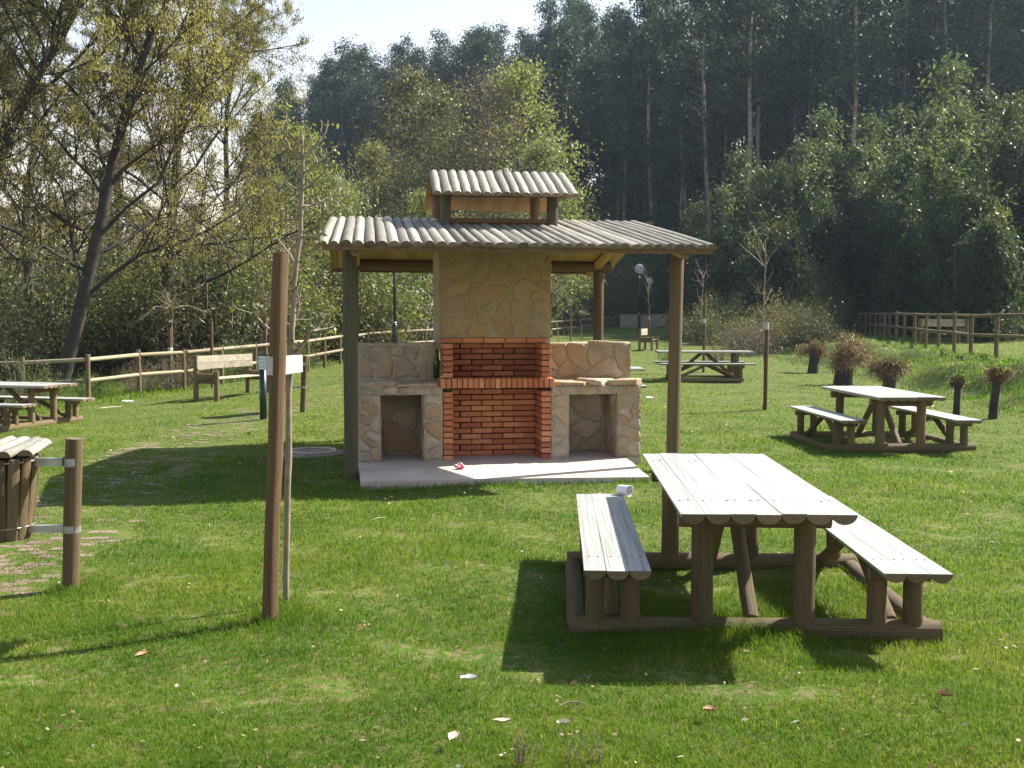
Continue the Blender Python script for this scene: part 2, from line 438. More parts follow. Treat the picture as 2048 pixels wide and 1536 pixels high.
# ------------------------------------------------------------------ stones (irregular pieces with recessed joints)
def clip_poly(poly, nx, ny, c):
    out = []
    for i in range(len(poly)):
        a = poly[i]; b = poly[(i+1) % len(poly)]
        da = a[0]*nx+a[1]*ny-c; db = b[0]*nx+b[1]*ny-c
        if da <= 0: out.append(a)
        if (da < 0 < db) or (db < 0 < da):
            t = da/(da-db); out.append((a[0]+(b[0]-a[0])*t, a[1]+(b[1]-a[1])*t))
    return out
def cells(x0, x1, y0, y1, size, rnd, asp=1.):
    nx = max(1, round((x1-x0)/(size*asp))); ny = max(1, round((y1-y0)/size))
    pts = []
    for j in range(ny):
        for i in range(nx):
            o = .5*(j % 2)*.7 if nx > 1 else 0
            if nx*ny > 5 and rnd.random() < .13: continue
            pts.append((x0+(i+.5+rnd.uniform(-.46, .46)+(o-.17 if nx > 1 else 0))/nx*(x1-x0), y0+(j+.5+rnd.uniform(-.46, .46))/ny*(y1-y0)))
            if nx*ny > 5 and rnd.random() < .16: pts.append((pts[-1][0]+rnd.uniform(-.4, .4)*size, pts[-1][1]+rnd.uniform(-.4, .4)*size))
    res = []
    for i, p in enumerate(pts):
        poly = [(x0, y0), (x1, y0), (x1, y1), (x0, y1)]
        for k, q in enumerate(pts):
            if k == i: continue
            nx_, ny_ = q[0]-p[0], q[1]-p[1]
            c = ((q[0]**2+q[1]**2)-(p[0]**2+p[1]**2))/2
            poly = clip_poly(poly, nx_, ny_, c)
            if len(poly) < 3: break
        if len(poly) >= 3: res.append(poly)
    return res
def poly_inset(poly, d):
    cx = sum(p[0] for p in poly)/len(poly); cy = sum(p[1] for p in poly)/len(poly)
    out = []
    for p in poly:
        l = math.hypot(p[0]-cx, p[1]-cy)+1e-6; k = max(.25, 1-d/l*1.25)
        out.append((cx+(p[0]-cx)*k, cy+(p[1]-cy)*k))
    return out
def stone_part(poly, frame, parent, m, rnd, joint=.006, thick=.05, proud=.012, name='stone'):
    """frame = (origin, u, v, n): polygon in (u,v), sticking out along n"""
    O_, u, v, n = [Vector(a) for a in frame]
    # subdivide edges for unevenness
    P = poly_inset(poly, joint); Q = []
    for i in range(len(P)):
        a = P[i]; b = P[(i+1) % len(P)]
        l = math.hypot(b[0]-a[0], b[1]-a[1])
        if l < .012: continue
        Q.append((a[0]*.82+b[0]*.18, a[1]*.82+b[1]*.18))
        k = rnd.uniform(-.10, .05)*l
        mx_, my_ = (a[0]+b[0])/2, (a[1]+b[1])/2
        nx, ny = (b[1]-a[1])/l, -(b[0]-a[0])/l
        Q.append((mx_+nx*k, my_+ny*k)); Q.append((a[0]*.18+b[0]*.82, a[1]*.18+b[1]*.82))
    if len(Q) < 5: return
    cx = sum(p[0] for p in Q)/len(Q); cy = sum(p[1] for p in Q)/len(Q)
    c3 = O_+u*cx+v*cy
    pr = proud*rnd.uniform(.4, 1.3)
    V = []; k = len(Q)
    tilt = (rnd.uniform(-.05, .05), rnd.uniform(-.05, .05))
    ins = poly_inset(Q, .012)
    ins2 = poly_inset(Q, .035)
    for (a, h0) in ((Q, -thick), (Q, pr*.35), (ins, pr), (ins2, pr*1.15)):
        for (x, y) in a:
            h = h0+(tilt[0]*(x-cx)+tilt[1]*(y-cy) if h0 > 0 else 0)+(rnd.uniform(-.002, .002) if h0 > pr*.5 else 0)
            V.append(tuple(u*(x-cx)+v*(y-cy)+n*h))
    Fc = []
    for r_ in range(3):
        for i in range(k):
            j = (i+1) % k
            Fc.append([r_*k+i, r_*k+j, (r_+1)*k+j, (r_+1)*k+i])
    Fc.append([3*k+i for i in range(k)])
    sm = [False]*k+[True]*(2*k)+[True]
    return mobj(name, pmesh(name, V, Fc, m, sm), parent, tuple(c3))
def wall_stones(parent, frame, x0, x1, y0, y1, size, m, rnd, asp=1., **k):
    for p in cells(x0, x1, y0, y1, size, rnd, asp): stone_part(p, frame, parent, m, rnd, **k)

# ------------------------------------------------------------------ barbecue shelter
YAW = R(8.6)
OX = Vector((-1.561, 10.141, 0))
shel = thing('barbecue_shelter', 'open timber shelter with half log gable roof and raised vent roof', 'shelter', OX, YAW)
W = 3.23; DD = 3.3; RD = 1.65
def roof_z(d):    # underside of main roof logs
    return 2.300+(RD-abs(d-RD))*.198
for (a, d, h, mm) in ((0, 0, 2.21, 'postg'), (W, 0, 2.21, 'post'), (0.03, DD, 2.17, 'postg'), (W, DD, 2.17, 'post')):
    put_log('post', (a, d, -.1), (a+(0.0 if a < 1 else .03)*(1 if d < 1 else 0), d, h), .068, M[mm], shel, wob=.03)
put_log('beam', (-.02, 0, 2.252), (W+.06, 0, 2.252), (.05, .045), M['beam'], shel)
put_log('beam', (-.05, DD, 2.235), (W+.16, DD, 2.235), (.06, .07), M['beam'], shel)
b_ = MB(); b_.box(-.24, W+.24, -.475, -.435, 2.165, 2.212); b_.build('fascia_board', M['beam'], shel)
b_ = MB(); b_.box(-.24, W+.24, DD+.435, DD+.475, 2.165, 2.212); b_.build('fascia_board', M['beam'], shel)
for a in (.06, W-.02):
    put_log('rafter', (a, -.42, roof_z(-.42)-.055), (a, RD, roof_z(RD)-.055), (.055, .05), M['under'], shel)
    put_log('rafter', (a, DD+.42, roof_z(-.42)-.055), (a, RD+.001, roof_z(RD)-.055), (.06, .05), M['under'], shel)
put_log('ridge_beam', (-.1, RD, roof_z(RD)-.07), (W, RD, roof_z(RD)-.07), (.05, .05), M['beam'], shel)
NL = 35
rr_ = random.Random(3)
for i in range(NL):
    t = i/(NL-1)
    fa = -.245+t*(W+.245+.23); ra = -.185+t*(W+.185-.0)
    r = .0535*rr_.uniform(.9, 1.12)
    stagger = rr_.uniform(-.02, .02)
    put_log('roof_log', (fa, -.49+stagger, roof_z(-.5)+rr_.uniform(0, .006)), (ra, RD-.012+rr_.uniform(-.03, 0), roof_z(RD)+rr_.uniform(0, .012)), (r, r*.95), [M['roof'], M['under']], shel, half='up', wob=.07)
    fb = -.2+t*(W+.4)
    put_log('roof_log', (fb, RD+.012, roof_z(RD)), (fb, DD+.5+rr_.uniform(-.02, .02), roof_z(-.5)), (r, r*.95), [M['roof'], M['under']], shel, half='up', wob=.07)
# raised vent roof
cz = lambda d: 2.825+(.95-abs(d-RD))*.37
CA0, CA1 = 1.02, 2.19
for a in (CA0, CA1):
    for d in (1.1, 2.2):
        put_log('vent_post', (a, d, roof_z(d)-.02), (a, d, 2.865 if d < 2 else cz(d)-.004), .062, M['postg' if d < 2 else 'beam'], shel)
for d in (1.1, 2.2):
    if d < 2:
        put_log('vent_beam', (CA0-.16, d, 2.905), (CA1+.16, d, 2.905), (.05, .045), M['beam'], shel)
        put_log('vent_sill', (CA0+.055, d, 2.60), (CA1-.055, d, 2.60), (.035, .03), M['beam'], shel)
for i in range(15):
    fa = .905+i*(2.36-.905)/14; r = .050*rr_.uniform(.95, 1.06); ra = fa+.03
    put_log('vent_roof_log', (fa, .70+rr_.uniform(-.012, .012), cz(.7)), (ra, RD-.01, cz(RD)), (r, r*.95), [M['roof'], M['under']], shel, half='up', wob=.07)
    put_log('vent_roof_log', (ra, RD+.01, cz(RD)), (ra, 2.50, cz(.80)), (r, r*.95), [M['roof'], M['under']], shel, half='up', wob=.07)

# ------------------------------------------------------------------ concrete slab
slab = thing('concrete_slab', None, None, OX, YAW); slab['kind'] = 'structure'
ol = [(.085, -.68), (.6, -.70), (1.3, -.69), (2.0, -.74), (2.76, -.80), (2.80, -.35), (2.87, .2), (2.9, .62), (3.08, .64), (3.08, 1.9), (.06, 1.9), (.07, .6), (.08, 0)]
V = [(x, y, .062) for x, y in ol]+[(x, y, -.12) for x, y in ol]; n_ = len(ol)
Fc = [list(range(n_))]+[[i, i+n_, (i+1) % n_+n_, (i+1) % n_] for i in range(n_)]
bpy.data.objects.remove(slab)
slab = mobj('concrete_slab', pmesh('concrete_slab', V, Fc, M['concrete']), None, OX, (0, 0, YAW)); slab['kind'] = 'structure'
SZ = .062

# ------------------------------------------------------------------ stone and brick barbecue
bbq = thing('stone_barbecue', 'brick fireplace with stone side counters and ochre stone hood under the shelter', 'barbecue', OX, YAW)
rs = random.Random(21)
FD = .615
XL, XR = .075, 3.07        # outer ends of the stone
BL, BR = .950, 2.088       # outer faces of the brick pillars
CT = .895
def counter(x0, x1, ox0, ox1, oz, lbl):
    c = mobj('stone_counter', None, bbq) if False else None
    b = MB()
    e = .004
    b.box(x0, ox0, FD+.013, 1.45, SZ+.002, oz); b.box(ox1, x1, FD+.013, 1.45, SZ+.002, oz)
    b.box(x0, x1, FD+.013, 1.45, oz, CT-.05)
    b.box(ox0, ox1, 1.25, 1.44, SZ+.002, oz)                      # back of the niche
    c = b.build('counter_core', M['mortar'], bbq); c['label'] = lbl
    fr = ((0, FD+.012, 0), (1, 0, 0), (0, 0, 1), (0, -1, 0))
    wall_stones(c, fr, x0, ox0, SZ, oz, .125, M['stone'], rs, 1.1)
    wall_stones(c, fr, ox1, x1, SZ, oz, .125, M['stone'], rs, 1.1)
    wall_stones(c, fr, x0, x1, oz, CT-.045, .10, M['stone'], rs, 1.5)
    # niche sides and back
    wall_stones(c, ((ox1, FD+.03, 0), (0, 1, 0), (0, 0, 1), (-1, 0, 0)), 0, .60, SZ, oz, .2, M['stone'], rs, 1., proud=.01)
    wall_stones(c, ((ox0, FD+.03, 0), (0, 1, 0), (0, 0, 1), (1, 0, 0)), 0, .60, SZ, oz, .24, M['stone'], rs, 1., proud=.01)
    wall_stones(c, ((0, 1.245, 0), (1, 0, 0), (0, 0, 1), (0, -1, 0)), ox0+.02, ox1-.02, SZ, oz, .2, M['stone'], rs, 1.1)
    # outer side
    if x1 > 2.5: wall_stones(c, ((x1-.012, FD+.03, 0), (0, 1, 0), (0, 0, 1), (1, 0, 0)), 0, .8, SZ, CT-.05, .2, M['stone'], rs)
    else: wall_stones(c, ((x0+.012, FD+.03, 0), (0, 1, 0), (0, 0, 1), (-1, 0, 0)), 0, .8, SZ, CT-.05, .2, M['stone'], rs)
    # worktop slabs: uneven flat stones
    t0 = x0-.015 if x0 < .5 else x0+.004; t1 = x1+.02 if x1 > 2.5 else x1-.004
    for p in cells(t0, t1, FD-.03, 1.03, .32, rs, .9):
        stone_part(p, ((0, 0, CT-.022), (1, 0, 0), (0, 1, 0), (0, 0, 1)), c, M['stone'], rs, joint=.004, thick=.03, proud=.02, name='worktop_stone')
    # upstand behind the worktop
    b = MB(); b.box(x0, x1, 1.06, 1.27, CT-.045, 1.275)
    u = b.build('upstand', M['mortar'] if x0 < .5 else M['mortar_hood'], bbq)
    wall_stones(u, ((0, 1.057, 0), (1, 0, 0), (0, 0, 1), (0, -1, 0)), x0, x1, CT, 1.27, .17 if x0 < .5 else .22, M['stone'] if x0 < .5 else M['stone'], rs, 1.15, proud=.003 if x0 > .5 else .009, joint=.014 if x0 < .5 else .004)
    for p in cells(x0-.01, x1+.01, 1.03, 1.29, .26, rs, 1.1):
        stone_part(p, ((0, 0, 1.272), (1, 0, 0), (0, 1, 0), (0, 0, 1)), u, M['stone'], rs, joint=.004, thick=.02, proud=.02, name='coping_stone')
    if x1 > 2.5: wall_stones(u, ((x1-.004, 1.06, 0), (0, 1, 0), (0, 0, 1), (1, 0, 0)), 0, .2, CT, 1.27, .15, M['stone'], rs)
    return c
counter(XL, BL-.006, .296, .748, .755, 'stone counter left of the brick fireplace, in shade')
counter(BR+.006, XR, 2.284, 2.822, .745, 'stone counter right of the brick fireplace')
# bricks
def brick_mesh(lx, ly, lz, bev=.004):
    b = MB(); V = []; hx, hy, hz = lx/2, ly/2, lz/2
    import itertools
    for (sx, sy, sz_) in itertools.product((-1, 1), repeat=3):
        V.append((sx*(hx-bev), sy*(hy-bev), sz_*hz)); V.append((sx*(hx-bev), sy*hy, sz_*(hz-bev))); V.append((sx*hx, sy*(hy-bev), sz_*(hz-bev)))
    def vi(sx, sy, sz_, k): return ((sx+1)//2*4+(sy+1)//2*2+(sz_+1)//2)*3+k
    Fc = []
    for s_ in (-1, 1):
        Fc.append([vi(-1, -1, s_, 0), vi(1, -1, s_, 0), vi(1, 1, s_, 0), vi(-1, 1, s_, 0)][::s_])
        Fc.append([vi(-1, s_, -1, 1), vi(-1, s_, 1, 1), vi(1, s_, 1, 1), vi(1, s_, -1, 1)][::s_])
        Fc.append([vi(s_, -1, -1, 2), vi(s_, 1, -1, 2), vi(s_, 1, 1, 2), vi(s_, -1, 1, 2)][::s_])
    for a in (-1, 1):
        for c in (-1, 1):
            Fc.append([vi(-1, a, c, 0), vi(1, a, c, 0), vi(1, a, c, 1), vi(-1, a, c, 1)])
            Fc.append([vi(a, -1, c, 0), vi(a, 1, c, 0), vi(a, 1, c, 2), vi(a, -1, c, 2)])
            Fc.append([vi(a, c, -1, 1), vi(a, c, 1, 1), vi(a, c, 1, 2), vi(a, c, -1, 2)])
            for d in (-1, 1): Fc.append([vi(a, c, d, 0), vi(a, c, d, 1), vi(a, c, d, 2)])
    return pmesh('brick', V, Fc, M['brick'])
ST = brick_mesh(.222, .10, .0505); HD = brick_mesh(.100, .215, .0505); SO = brick_mesh(.050, .22, .100); HALF = brick_mesh(.10, .10, .0505)
STS = ST.copy(); STS.materials.clear(); STS.materials.append(M['brick_shade']); HFS = HALF.copy(); HFS.materials.clear(); HFS.materials.append(M['brick_shade'])
CH = .0608
def jit(v, k=.0015): return tuple(x+rs.uniform(-k, k) for x in v)
def brick(me, parent, loc, rot=(0, 0, 0), nm='brick'):
    return mobj(nm, me, parent, jit(loc), tuple(r_+rs.uniform(-.006, .006) for r_ in rot))
core = MB(); 
core.box(BL+.006, BL+.094, FD+.01, 1.10, SZ+.002, .812); core.box(BR-.094, BR-.006, FD+.01, 1.10, SZ+.002, .812)
core.box(BL+.094, BR-.094, 1.085, 1.3, SZ+.002, .93)
core.box(BL+.02, BR-.02, FD, 1.1, .822, .905)
core.box(BL+.01, BL+.094, FD+.012, 1.05, .932, 1.285); core.box(BR-.094, BR-.01, FD+.012, 1.05, .932, 1.285)
core.box(BL+.094, BR-.094, 1.06, 1.3, .932, 1.345)
fire = core.build('fireplace', M['mortar_dark'], bbq)
nlow = 12
for j in range(nlow+1):
    z = SZ+.028+j*CH
    if z > .80: break
    for xc in (BL+.05, BR-.05):
        brick(HD, fire, (xc, FD+.107, z)); brick(HD, fire, (xc, FD+.107+.228, z))
    x = BL+.10+(.111 if j % 2 else 0)+.012
    if j % 2: brick(HALF, fire, (BL+.10+.055, 1.062+.0, z))
    for k in range(5):
        xc = x+.111+k*.232
        if xc > BR-.09: break
        brick(ST, fire, (min(xc, BR-.13), 1.068, z))
for k in range(21):
    brick(SO, fire, (BL-.005+.0+k*(BR-BL+.01)/20, FD+.068, .872), nm='shelf_brick')
    brick(SO, fire, (BL-.005+k*(BR-BL+.01)/20, FD+.296, .870), nm='shelf_brick')
for j in range(6):
    z = .955+j*CH-.001
    for xc in (BL+.05, BR-.05):
        brick(HD, fire, (xc, FD+.107, z)); brick(HD, fire, (xc, FD+.107+.215, z))
    x = BL+.112+(.111 if j % 2 else 0)
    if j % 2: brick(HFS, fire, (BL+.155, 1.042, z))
    for k in range(5):
        xc = x+.111+k*.232
        if xc > BR-.09: break
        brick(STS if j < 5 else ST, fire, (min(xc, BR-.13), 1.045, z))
# hood
hood = MB(); hood.box(BL-.018, BR+.052, .905, 1.72, 1.345, 2.46)
hood.box(BL-.012, BL+.0, .95, 1.7, 1.275, 1.345); hood.box(BR-.035, BR+.046, .92, 1.7, 1.275, 1.345)
hood.box(BL, BR-.035, .95, 1.10, 1.287, 1.345)
hd = hood.build('hood', M['mortar_hood'], bbq)
for k in range(5): brick(ST, hd, (BL+.113+k*.2315, .955, 1.313))
for p in cells(BL-.01, BR+.045, 1.35, 2.3, .21, rs, 1.0):
    stone_part(p, ((0, .901, 0), (1, 0, 0), (0, 0, 1), (0, -1, 0)), hd, M['ochre'], rs, joint=.011, thick=.03, proud=.002)
for p in cells(.93, 1.70, 1.35, 2.3, .25, rs, 1.0):
    stone_part(p, ((BR+.049, 0, 0), (0, 1, 0), (0, 0, 1), (1, 0, 0)), hd, M['ochre'], rs, joint=.012, thick=.03, proud=.012)

# ------------------------------------------------------------------ small things on the barbecue
def lathe(prof, n, name, m, parent=None, loc=(0, 0, 0), rot=(0, 0, 0)):
    V = []; Fc = []
    for r_, z in prof:
        for k in range(n): V.append((r_*math.cos(2*PI*k/n), r_*math.sin(2*PI*k/n), z))
    for i in range(len(prof)-1):
        for k in range(n):
            k2 = (k+1) % n; Fc.append([i*n+k, i*n+k2, (i+1)*n+k2, (i+1)*n+k])
    Fc.append([k for k in range(n)][::-1]); Fc.append([(len(prof)-1)*n+k for k in range(n)])
    return mobj(name, pmesh(name, V, Fc, m, [True]*(len(Fc)-2)+[False]*2), parent, loc, rot)
def sh(a, d, z): return OX+Vector((a*math.cos(YAW)-d*math.sin(YAW), a*math.sin(YAW)+d*math.cos(YAW), z))
gm, gt, gb = mat('green_bottle_glass'); gb.inputs['Base Color'].default_value = (.01, .10, .03, 1); gb.inputs['Roughness'].default_value = .08
gb.inputs['Transmission Weight'].default_value = .5
o = lathe([(.03, 0), (.036, .006), (.036, .17), (.033, .195), (.017, .235), (.013, .26), (.0135, .30), (.016, .302), (.016, .315)], 16, 'wine_bottle', gm, None, sh(.905, .93, CT+.018))
tag(o, 'dark green glass bottle standing on the shaded left stone counter', 'bottle')
def crumple(name, loc, r, mats, seed, label, cat, sc=(1, 1, .6)):
    q = random.Random(seed); b = MB(); b.sphere((0, 0, 0), r, 9, 6)
    v = [(x*q.uniform(.6, 1.25)*sc[0], y*q.uniform(.6, 1.25)*sc[1], max(-r*.5, z*q.uniform(.6, 1.3))*sc[2]) for x, y, z in b.v]
    me = pmesh(name, v, b.f, mats, False, [q.randint(0, len(mats)-1) for _ in b.f])
    o = mobj(name, me, None, loc); return tag(o, label, cat)
p = at(920, 940, .06); 
crumple('crumpled_wrapper', (p.x, p.y, SZ+.025), .05, [M['red'], M['white'], M['red']], 5, 'crumpled red and white wrapper lying on the sunlit concrete slab', 'wrapper', (1.1, .8, .8))

# ------------------------------------------------------------------ picnic tables
TW, TL, TH, BH = .78, 2.16, .66, .395
def make_table(name, label):
    t = thing(name, label, 'picnic table', group='log picnic tables on the lawn')
    q = random.Random(4)
    pm = [M['plank'], M['end'], M['plank']]
    lm = [M['post'], M['end'], M['post']]
    pw = TW/7
    for i in range(7):
        x = -TW/2+pw*(i+.5)
        put_log('tabletop_plank', (x, -TL/2+q.uniform(-.008, .008), TH+q.uniform(-.002, .002)), (x, TL/2+q.uniform(-.008, .008), TH+q.uniform(-.002, .002)), (pw/2-.0012, .046), pm, t, half='down', n=10, wob=.02)
    for s in (-1, 1):
        for i in range(3):
            x = s*.665+(i-1)*.101
            put_log('bench_plank', (x, -TL/2+.02+q.uniform(-.008, .008), BH), (x, TL/2-.02+q.uniform(-.008, .008), BH+q.uniform(-.002, .002)), (.0492, .042), pm, t, half='down', n=10, wob=.02)
        y = s*.72
        put_log('cross_beam', (-.36, y, TH-.085), (.36, y, TH-.085), (.04, .045), lm, t)
        put_log('ground_log', (-.88, y, .035), (.88, y, .035), .056, lm, t)
        put_log('ground_rail', (s*.845, -.665, .025), (s*.845, .665, .025), .045, lm, t)
        for x in (-.243, .243): put_log('table_leg', (x, y, .06), (x, y, TH-.05), .052, lm, t)
        for x in (-.755, -.585, .585, .755): put_log('bench_leg', (x, y, .06), (x, y, BH-.03), .046, lm, t)
        for x in (-.67, .67): put_log('bench_beam', (x-.14, y+s*.06, BH-.07), (x+.14, y+s*.06, BH-.07), (.03, .03), lm, t)
        put_log('brace', (0, s*.68, .075), (0, s*.05, TH-.05), .038, lm, t)
        for x in (-.67, .67): put_log('brace', (x, s*.66, .07), (x, s*.06, BH-.045), .033, lm, t)
    b = MB()
    for i in range(7):
        for y in (-.72, .72):
            for dx in (-.02, .022):
                x = -TW/2+pw*(i+.5)+dx; b.tube([(x, y+dx*.4, TH-.002), (x, y+dx*.4, TH+.0022)], .0045, 6)
    for s in (-1, 1):
        for i in range(3):
            for y in (-.78, .78):
                for dx in (-.02, .022):
                    x = s*.665+(i-1)*.101+dx; b.tube([(x, y, BH-.002), (x, y, BH+.0022)], .0045, 6)
    b.build('nails', M['nail'], t)['kind'] = 'stuff'
    return t
t1 = make_table('picnic_table', 'nearest log picnic table, its bleached top blazing in the sun, front right')
a1 = math.atan(.0448)
t1.location = (1.187, 5.685, tz(1.19, 5.7)-.0); t1.rotation_euler = (0, 0, -a1)
p = (4.55, 13.0)
t2 = copy_tree(t1, (p[0], p[1], tz(*p)), R(1.0), 'log picnic table below the grassy bank, in front of the pollarded stumps')
p = (4.43, 24.3)
t3 = copy_tree(t1, (p[0], p[1], tz(*p)), R(88), 'far log picnic table seen side on behind the right shelter post')
p = (1.13, 17.9)
t4 = copy_tree(t1, (p[0], p[1], tz(*p)), R(91), 'log picnic table almost hidden behind the stone barbecue, two plank ends showing')
ang = math.atan2(1.65, .48)
p0 = Vector((-7.34, 16.37)); ctr = p0+Vector((-math.sin(ang), math.cos(ang)))*.72
t5 = copy_tree(t1, (ctr.x, ctr.y, tz(ctr.x, ctr.y)), ang, 'log picnic table cut by the left picture edge beside the rail fence')

# paper cup lying on the near bench
o = lathe([(.026, 0), (.028, .004), (.037, .085), (.039, .09), (.036, .0895), (.025, .006)], 14, 'plastic_cup', M['white'])
d = Vector((.9, -.75, -.08)).normalized()
cp = Matrix.Rotation(-a1, 4, 'Z') @ Vector((-.665+.15, TL/2-.045, BH+.036))
o.location = Vector((1.187, 5.685, tz(1.19, 5.7)))+cp+Vector((-.03, .02, .0)); o.rotation_euler = d.to_track_quat('Z', 'Y').to_euler()
tag(o, 'white plastic cup lying on the far end of the nearest left bench', 'cup')

# ------------------------------------------------------------------ park benches
def make_bench(label):
    t = thing('park_bench', label, 'bench', group='log park benches')
    pm = [M['benchw'], M['end'], M['benchw']]; lm = [M['post'], M['end'], M['post']]
    L = .82
    for s in (-1, 1):
        put_log('back_post', (s*L, 0, -.05), (s*L, -.02, .86), .05, lm, t)
        put_log('front_post', (s*L, -.48, -.05), (s*L, -.48, .56), .048, lm, t)
        put_log('armrest', (s*L, -.06, .47), (s*L, -.43, .47), (.045, .05), lm, t)
        put_log('seat_bearer', (s*(L-.03), -.05, .36), (s*(L-.03), -.43, .36), (.035, .035), lm, t)
    for k in range(2):
        b = MB(); z = .60+k*.127
        b.box(-L-.05, L+.05, -.085, -.052, z, z+.123)
        b.build('back_plank', M['benchw'], t)
    for k in range(4):
        y = -.10-k*.108
        put_log('seat_plank', (-L-.02, y, .43), (L+.02, y, .43), (.05, .036), pm, t, half='down', n=9, wob=.02)
    return t
u = Vector((.37, .93)); mid = Vector((-6.03, 19.9))+u*.86
b1 = make_bench('pale plank park bench facing the lawn in front of the left rail fence')
b1.location = (mid.x, mid.y, tz(mid.x, mid.y)); b1.rotation_euler = (0, 0, math.atan2(u.y, u.x))
p = at(1272, 702); copy_tree(b1, (p.x+.35, p.y+.9, tz(p.x, p.y)), R(75), 'small distant park bench standing just in front of the first globe lamp')
p = at(1900, 690); copy_tree(b1, (p.x-.0, p.y+.5, tz(p.x, p.y)), R(188), 'distant park bench on the upper terrace behind the right rail fence')

# ------------------------------------------------------------------ litter bins
def make_bin(label, postlabel, side=1):
    t = thing('litter_bin', label, 'litter bin', group='log slat litter bins hung on posts')
    lm = [M['post'], M['end'], M['post']]
    n = 17
    for k in range(n):
        a = 2*PI*k/n
        c, s = math.cos(a), math.sin(a)
        put_log('slat', (c*.150, s*.150, .0), (c*.208, s*.208, .46), (.0335, .016), lm, t, half='up', up=(c, s, .12), n=8, wob=.03)
    b = MB(); n2 = 24
    lin = lathe([(.10, .02), (.135, .02), (.188, .45), (.18, .45), (.128, .03)], 20, 'liner', M['black'], t)
    b.tube([(0.214*math.cos(2*PI*k/n2), .214*math.sin(2*PI*k/n2), .44) for k in range(n2+1)], .005, 5, False)
    b.tube([(0.172*math.cos(2*PI*k/n2), .172*math.sin(2*PI*k/n2), .07) for k in range(n2+1)], .004, 5, False)
    b.build('hoop', M['galv'], t)
    for k in range(6):
        x = -.205+k*.082
        h = math.sqrt(max(.01, .235**2-x*x))
        put_log('lid_log', (x, -h, .475), (x+.005, h, .515), (.0415, .036), [M['roof'], M['end'], M['under']], t, half='up', n=10, wob=.06)
    b = MB()
    b.box(.20, .365, -.018, .018, .405, .45); b.box(.155, .39, -.018, .018, .03, .07); b.build('bracket', M['galv'], t)
    pl = put_log('mounting_post', (.385, -.0, -.36), (.43, .0, .56), .047, lm, t)
    b = MB()
    b.tube([(.42, 0, .405), (.42, 0, .45)], .049, 14, False); b.tube([(.404, 0, .03), (.404, 0, .07)], .049, 14, False)
    b.build('clamp_band', M['galv'], t)
    return t
bn = make_bin('half log litter bin with log lid at the left picture edge, on round post', '')
p = Vector((-2.47, 5.83, 0)); bn.location = (p.x-.41, p.y+.02, .295); bn.rotation_euler = (0, 0, R(0))
p = at(608, 825); copy_tree(bn, (p.x-.41, p.y, tz(p.x, p.y)+.36), R(4), 'smaller looking litter bin half hidden behind the foreground stake, with its post on the right')

# ------------------------------------------------------------------ information post
p = at(527, 839); t = thing('sign_post', 'dark green post carrying a small white sheet of text beside the park bench', 'sign post', (p.x, p.y, tz(p.x, p.y)))
dg = simple('dark_green_paint', (.01, .03, .028), .4)
b = MB(); b.tube([(0, 0, -.05), (0, 0, .78)], .055, 14); b.build('pole', dg, t)
b = MB(); b.box(-.06, .30, -.062, -.055, .755, .99); b.build('panel_back', dg, t)
b = MB(); b.box(-.05, .29, -.067, -.0635, .765, .965); pn = b.build('notice', M['white'], t)
ink = simple('blue_grey_ink', (.12, .15, .25), .6)
b = MB()
for k in range(7):
    z = .94-k*.025
    x = -.04
    while x < .27:
        l = random.uniform(.015, .05); b.box(x, min(x+l, .28), -.0685, -.0673, z-.006, z+.004); x += l+.012
b.build('text_rows', ink, t)['kind'] = 'stuff'

# ------------------------------------------------------------------ fences
def path_pts(P, step):
    P = [Vector(p) for p in P]; out = [P[0]]; acc = 0
    for a, c in zip(P[:-1], P[1:]):
        L = (c-a).length; s = step-acc
        while s <= L:
            out.append(a.lerp(c, s/L)); s += step
        acc = (acc+L) % step if L+acc >= step else acc+L
    return out
def fence(label, pts, h, rails, rm, pr=.045, rr=.042, skip=()):
    t = thing('rail_fence', label, 'fence', (pts[0].x, pts[0].y, tz(pts[0].x, pts[0].y)))
    o = t.location
    G = [Vector((p.x, p.y, tz(p.x, p.y)))-o for p in pts]
    q = random.Random(len(pts))
    for g in G:
        put_log('fence_post', g+Vector((0, 0, -.1)), g+Vector((q.uniform(-.015, .015), q.uniform(-.015, .015), h+q.uniform(-.02, .03))), pr, [M['post'], M['end'], M['post']], t, n=10)
    for a, c in zip(G[:-1], G[1:]):
        for z in rails:
            dz = Vector((0, 0, z))
            d = (c-a).normalized()*pr*.7
            put_log('rail', a+dz+d, c+dz-d, rr, [rm, M['end'], rm], t, n=9)
    return t
fp = []
for (x, y) in ((177, 804), (279, 789), (369, 781)): 
    p = at(x, y); fp.append(Vector((p.x, p.y)))
# even out the spacing along the known line
fp = [fp[0]+Vector((-4.1, .55)), fp[0]+Vector((-2.75, .3)), fp[0]+Vector((-1.35, .12))]+fp
line = fp+[Vector((-5.75, 28.2)), Vector((-5.4, 31)), Vector((-4.8, 35.2)), Vector((-3.2, 37.2)), Vector((-.8, 44)), Vector((2.6, 60)), Vector((4.6, 68)), Vector((8.7, 86))]
far_line = path_pts([l for l in line[5:]], 1.52)
fence('pale two rail log fence curving away along the left side of the lawn', line[:5]+far_line, .93, (.84, .42), M['rail'])
rp = [(10.9, 14.0), (10.75, 17), (10.6, 19.4), (10.72, 21), (10.8, 22.6), (11.0, 24.2), (11.25, 26), (11.7, 28), (12.1, 30.2), (12.7, 33), (13.3, 36), (14.2, 39.8), (15.3, 44), (16.4, 49), (17.6, 54), (18.6, 58), (19.6, 62)]
rp2 = path_pts([Vector(p) for p in rp], 1.95)
fence('brown two rail log fence along the top of the right grassy bank', rp2, 1.05, (.98, .52), M['post'], .05, .04)
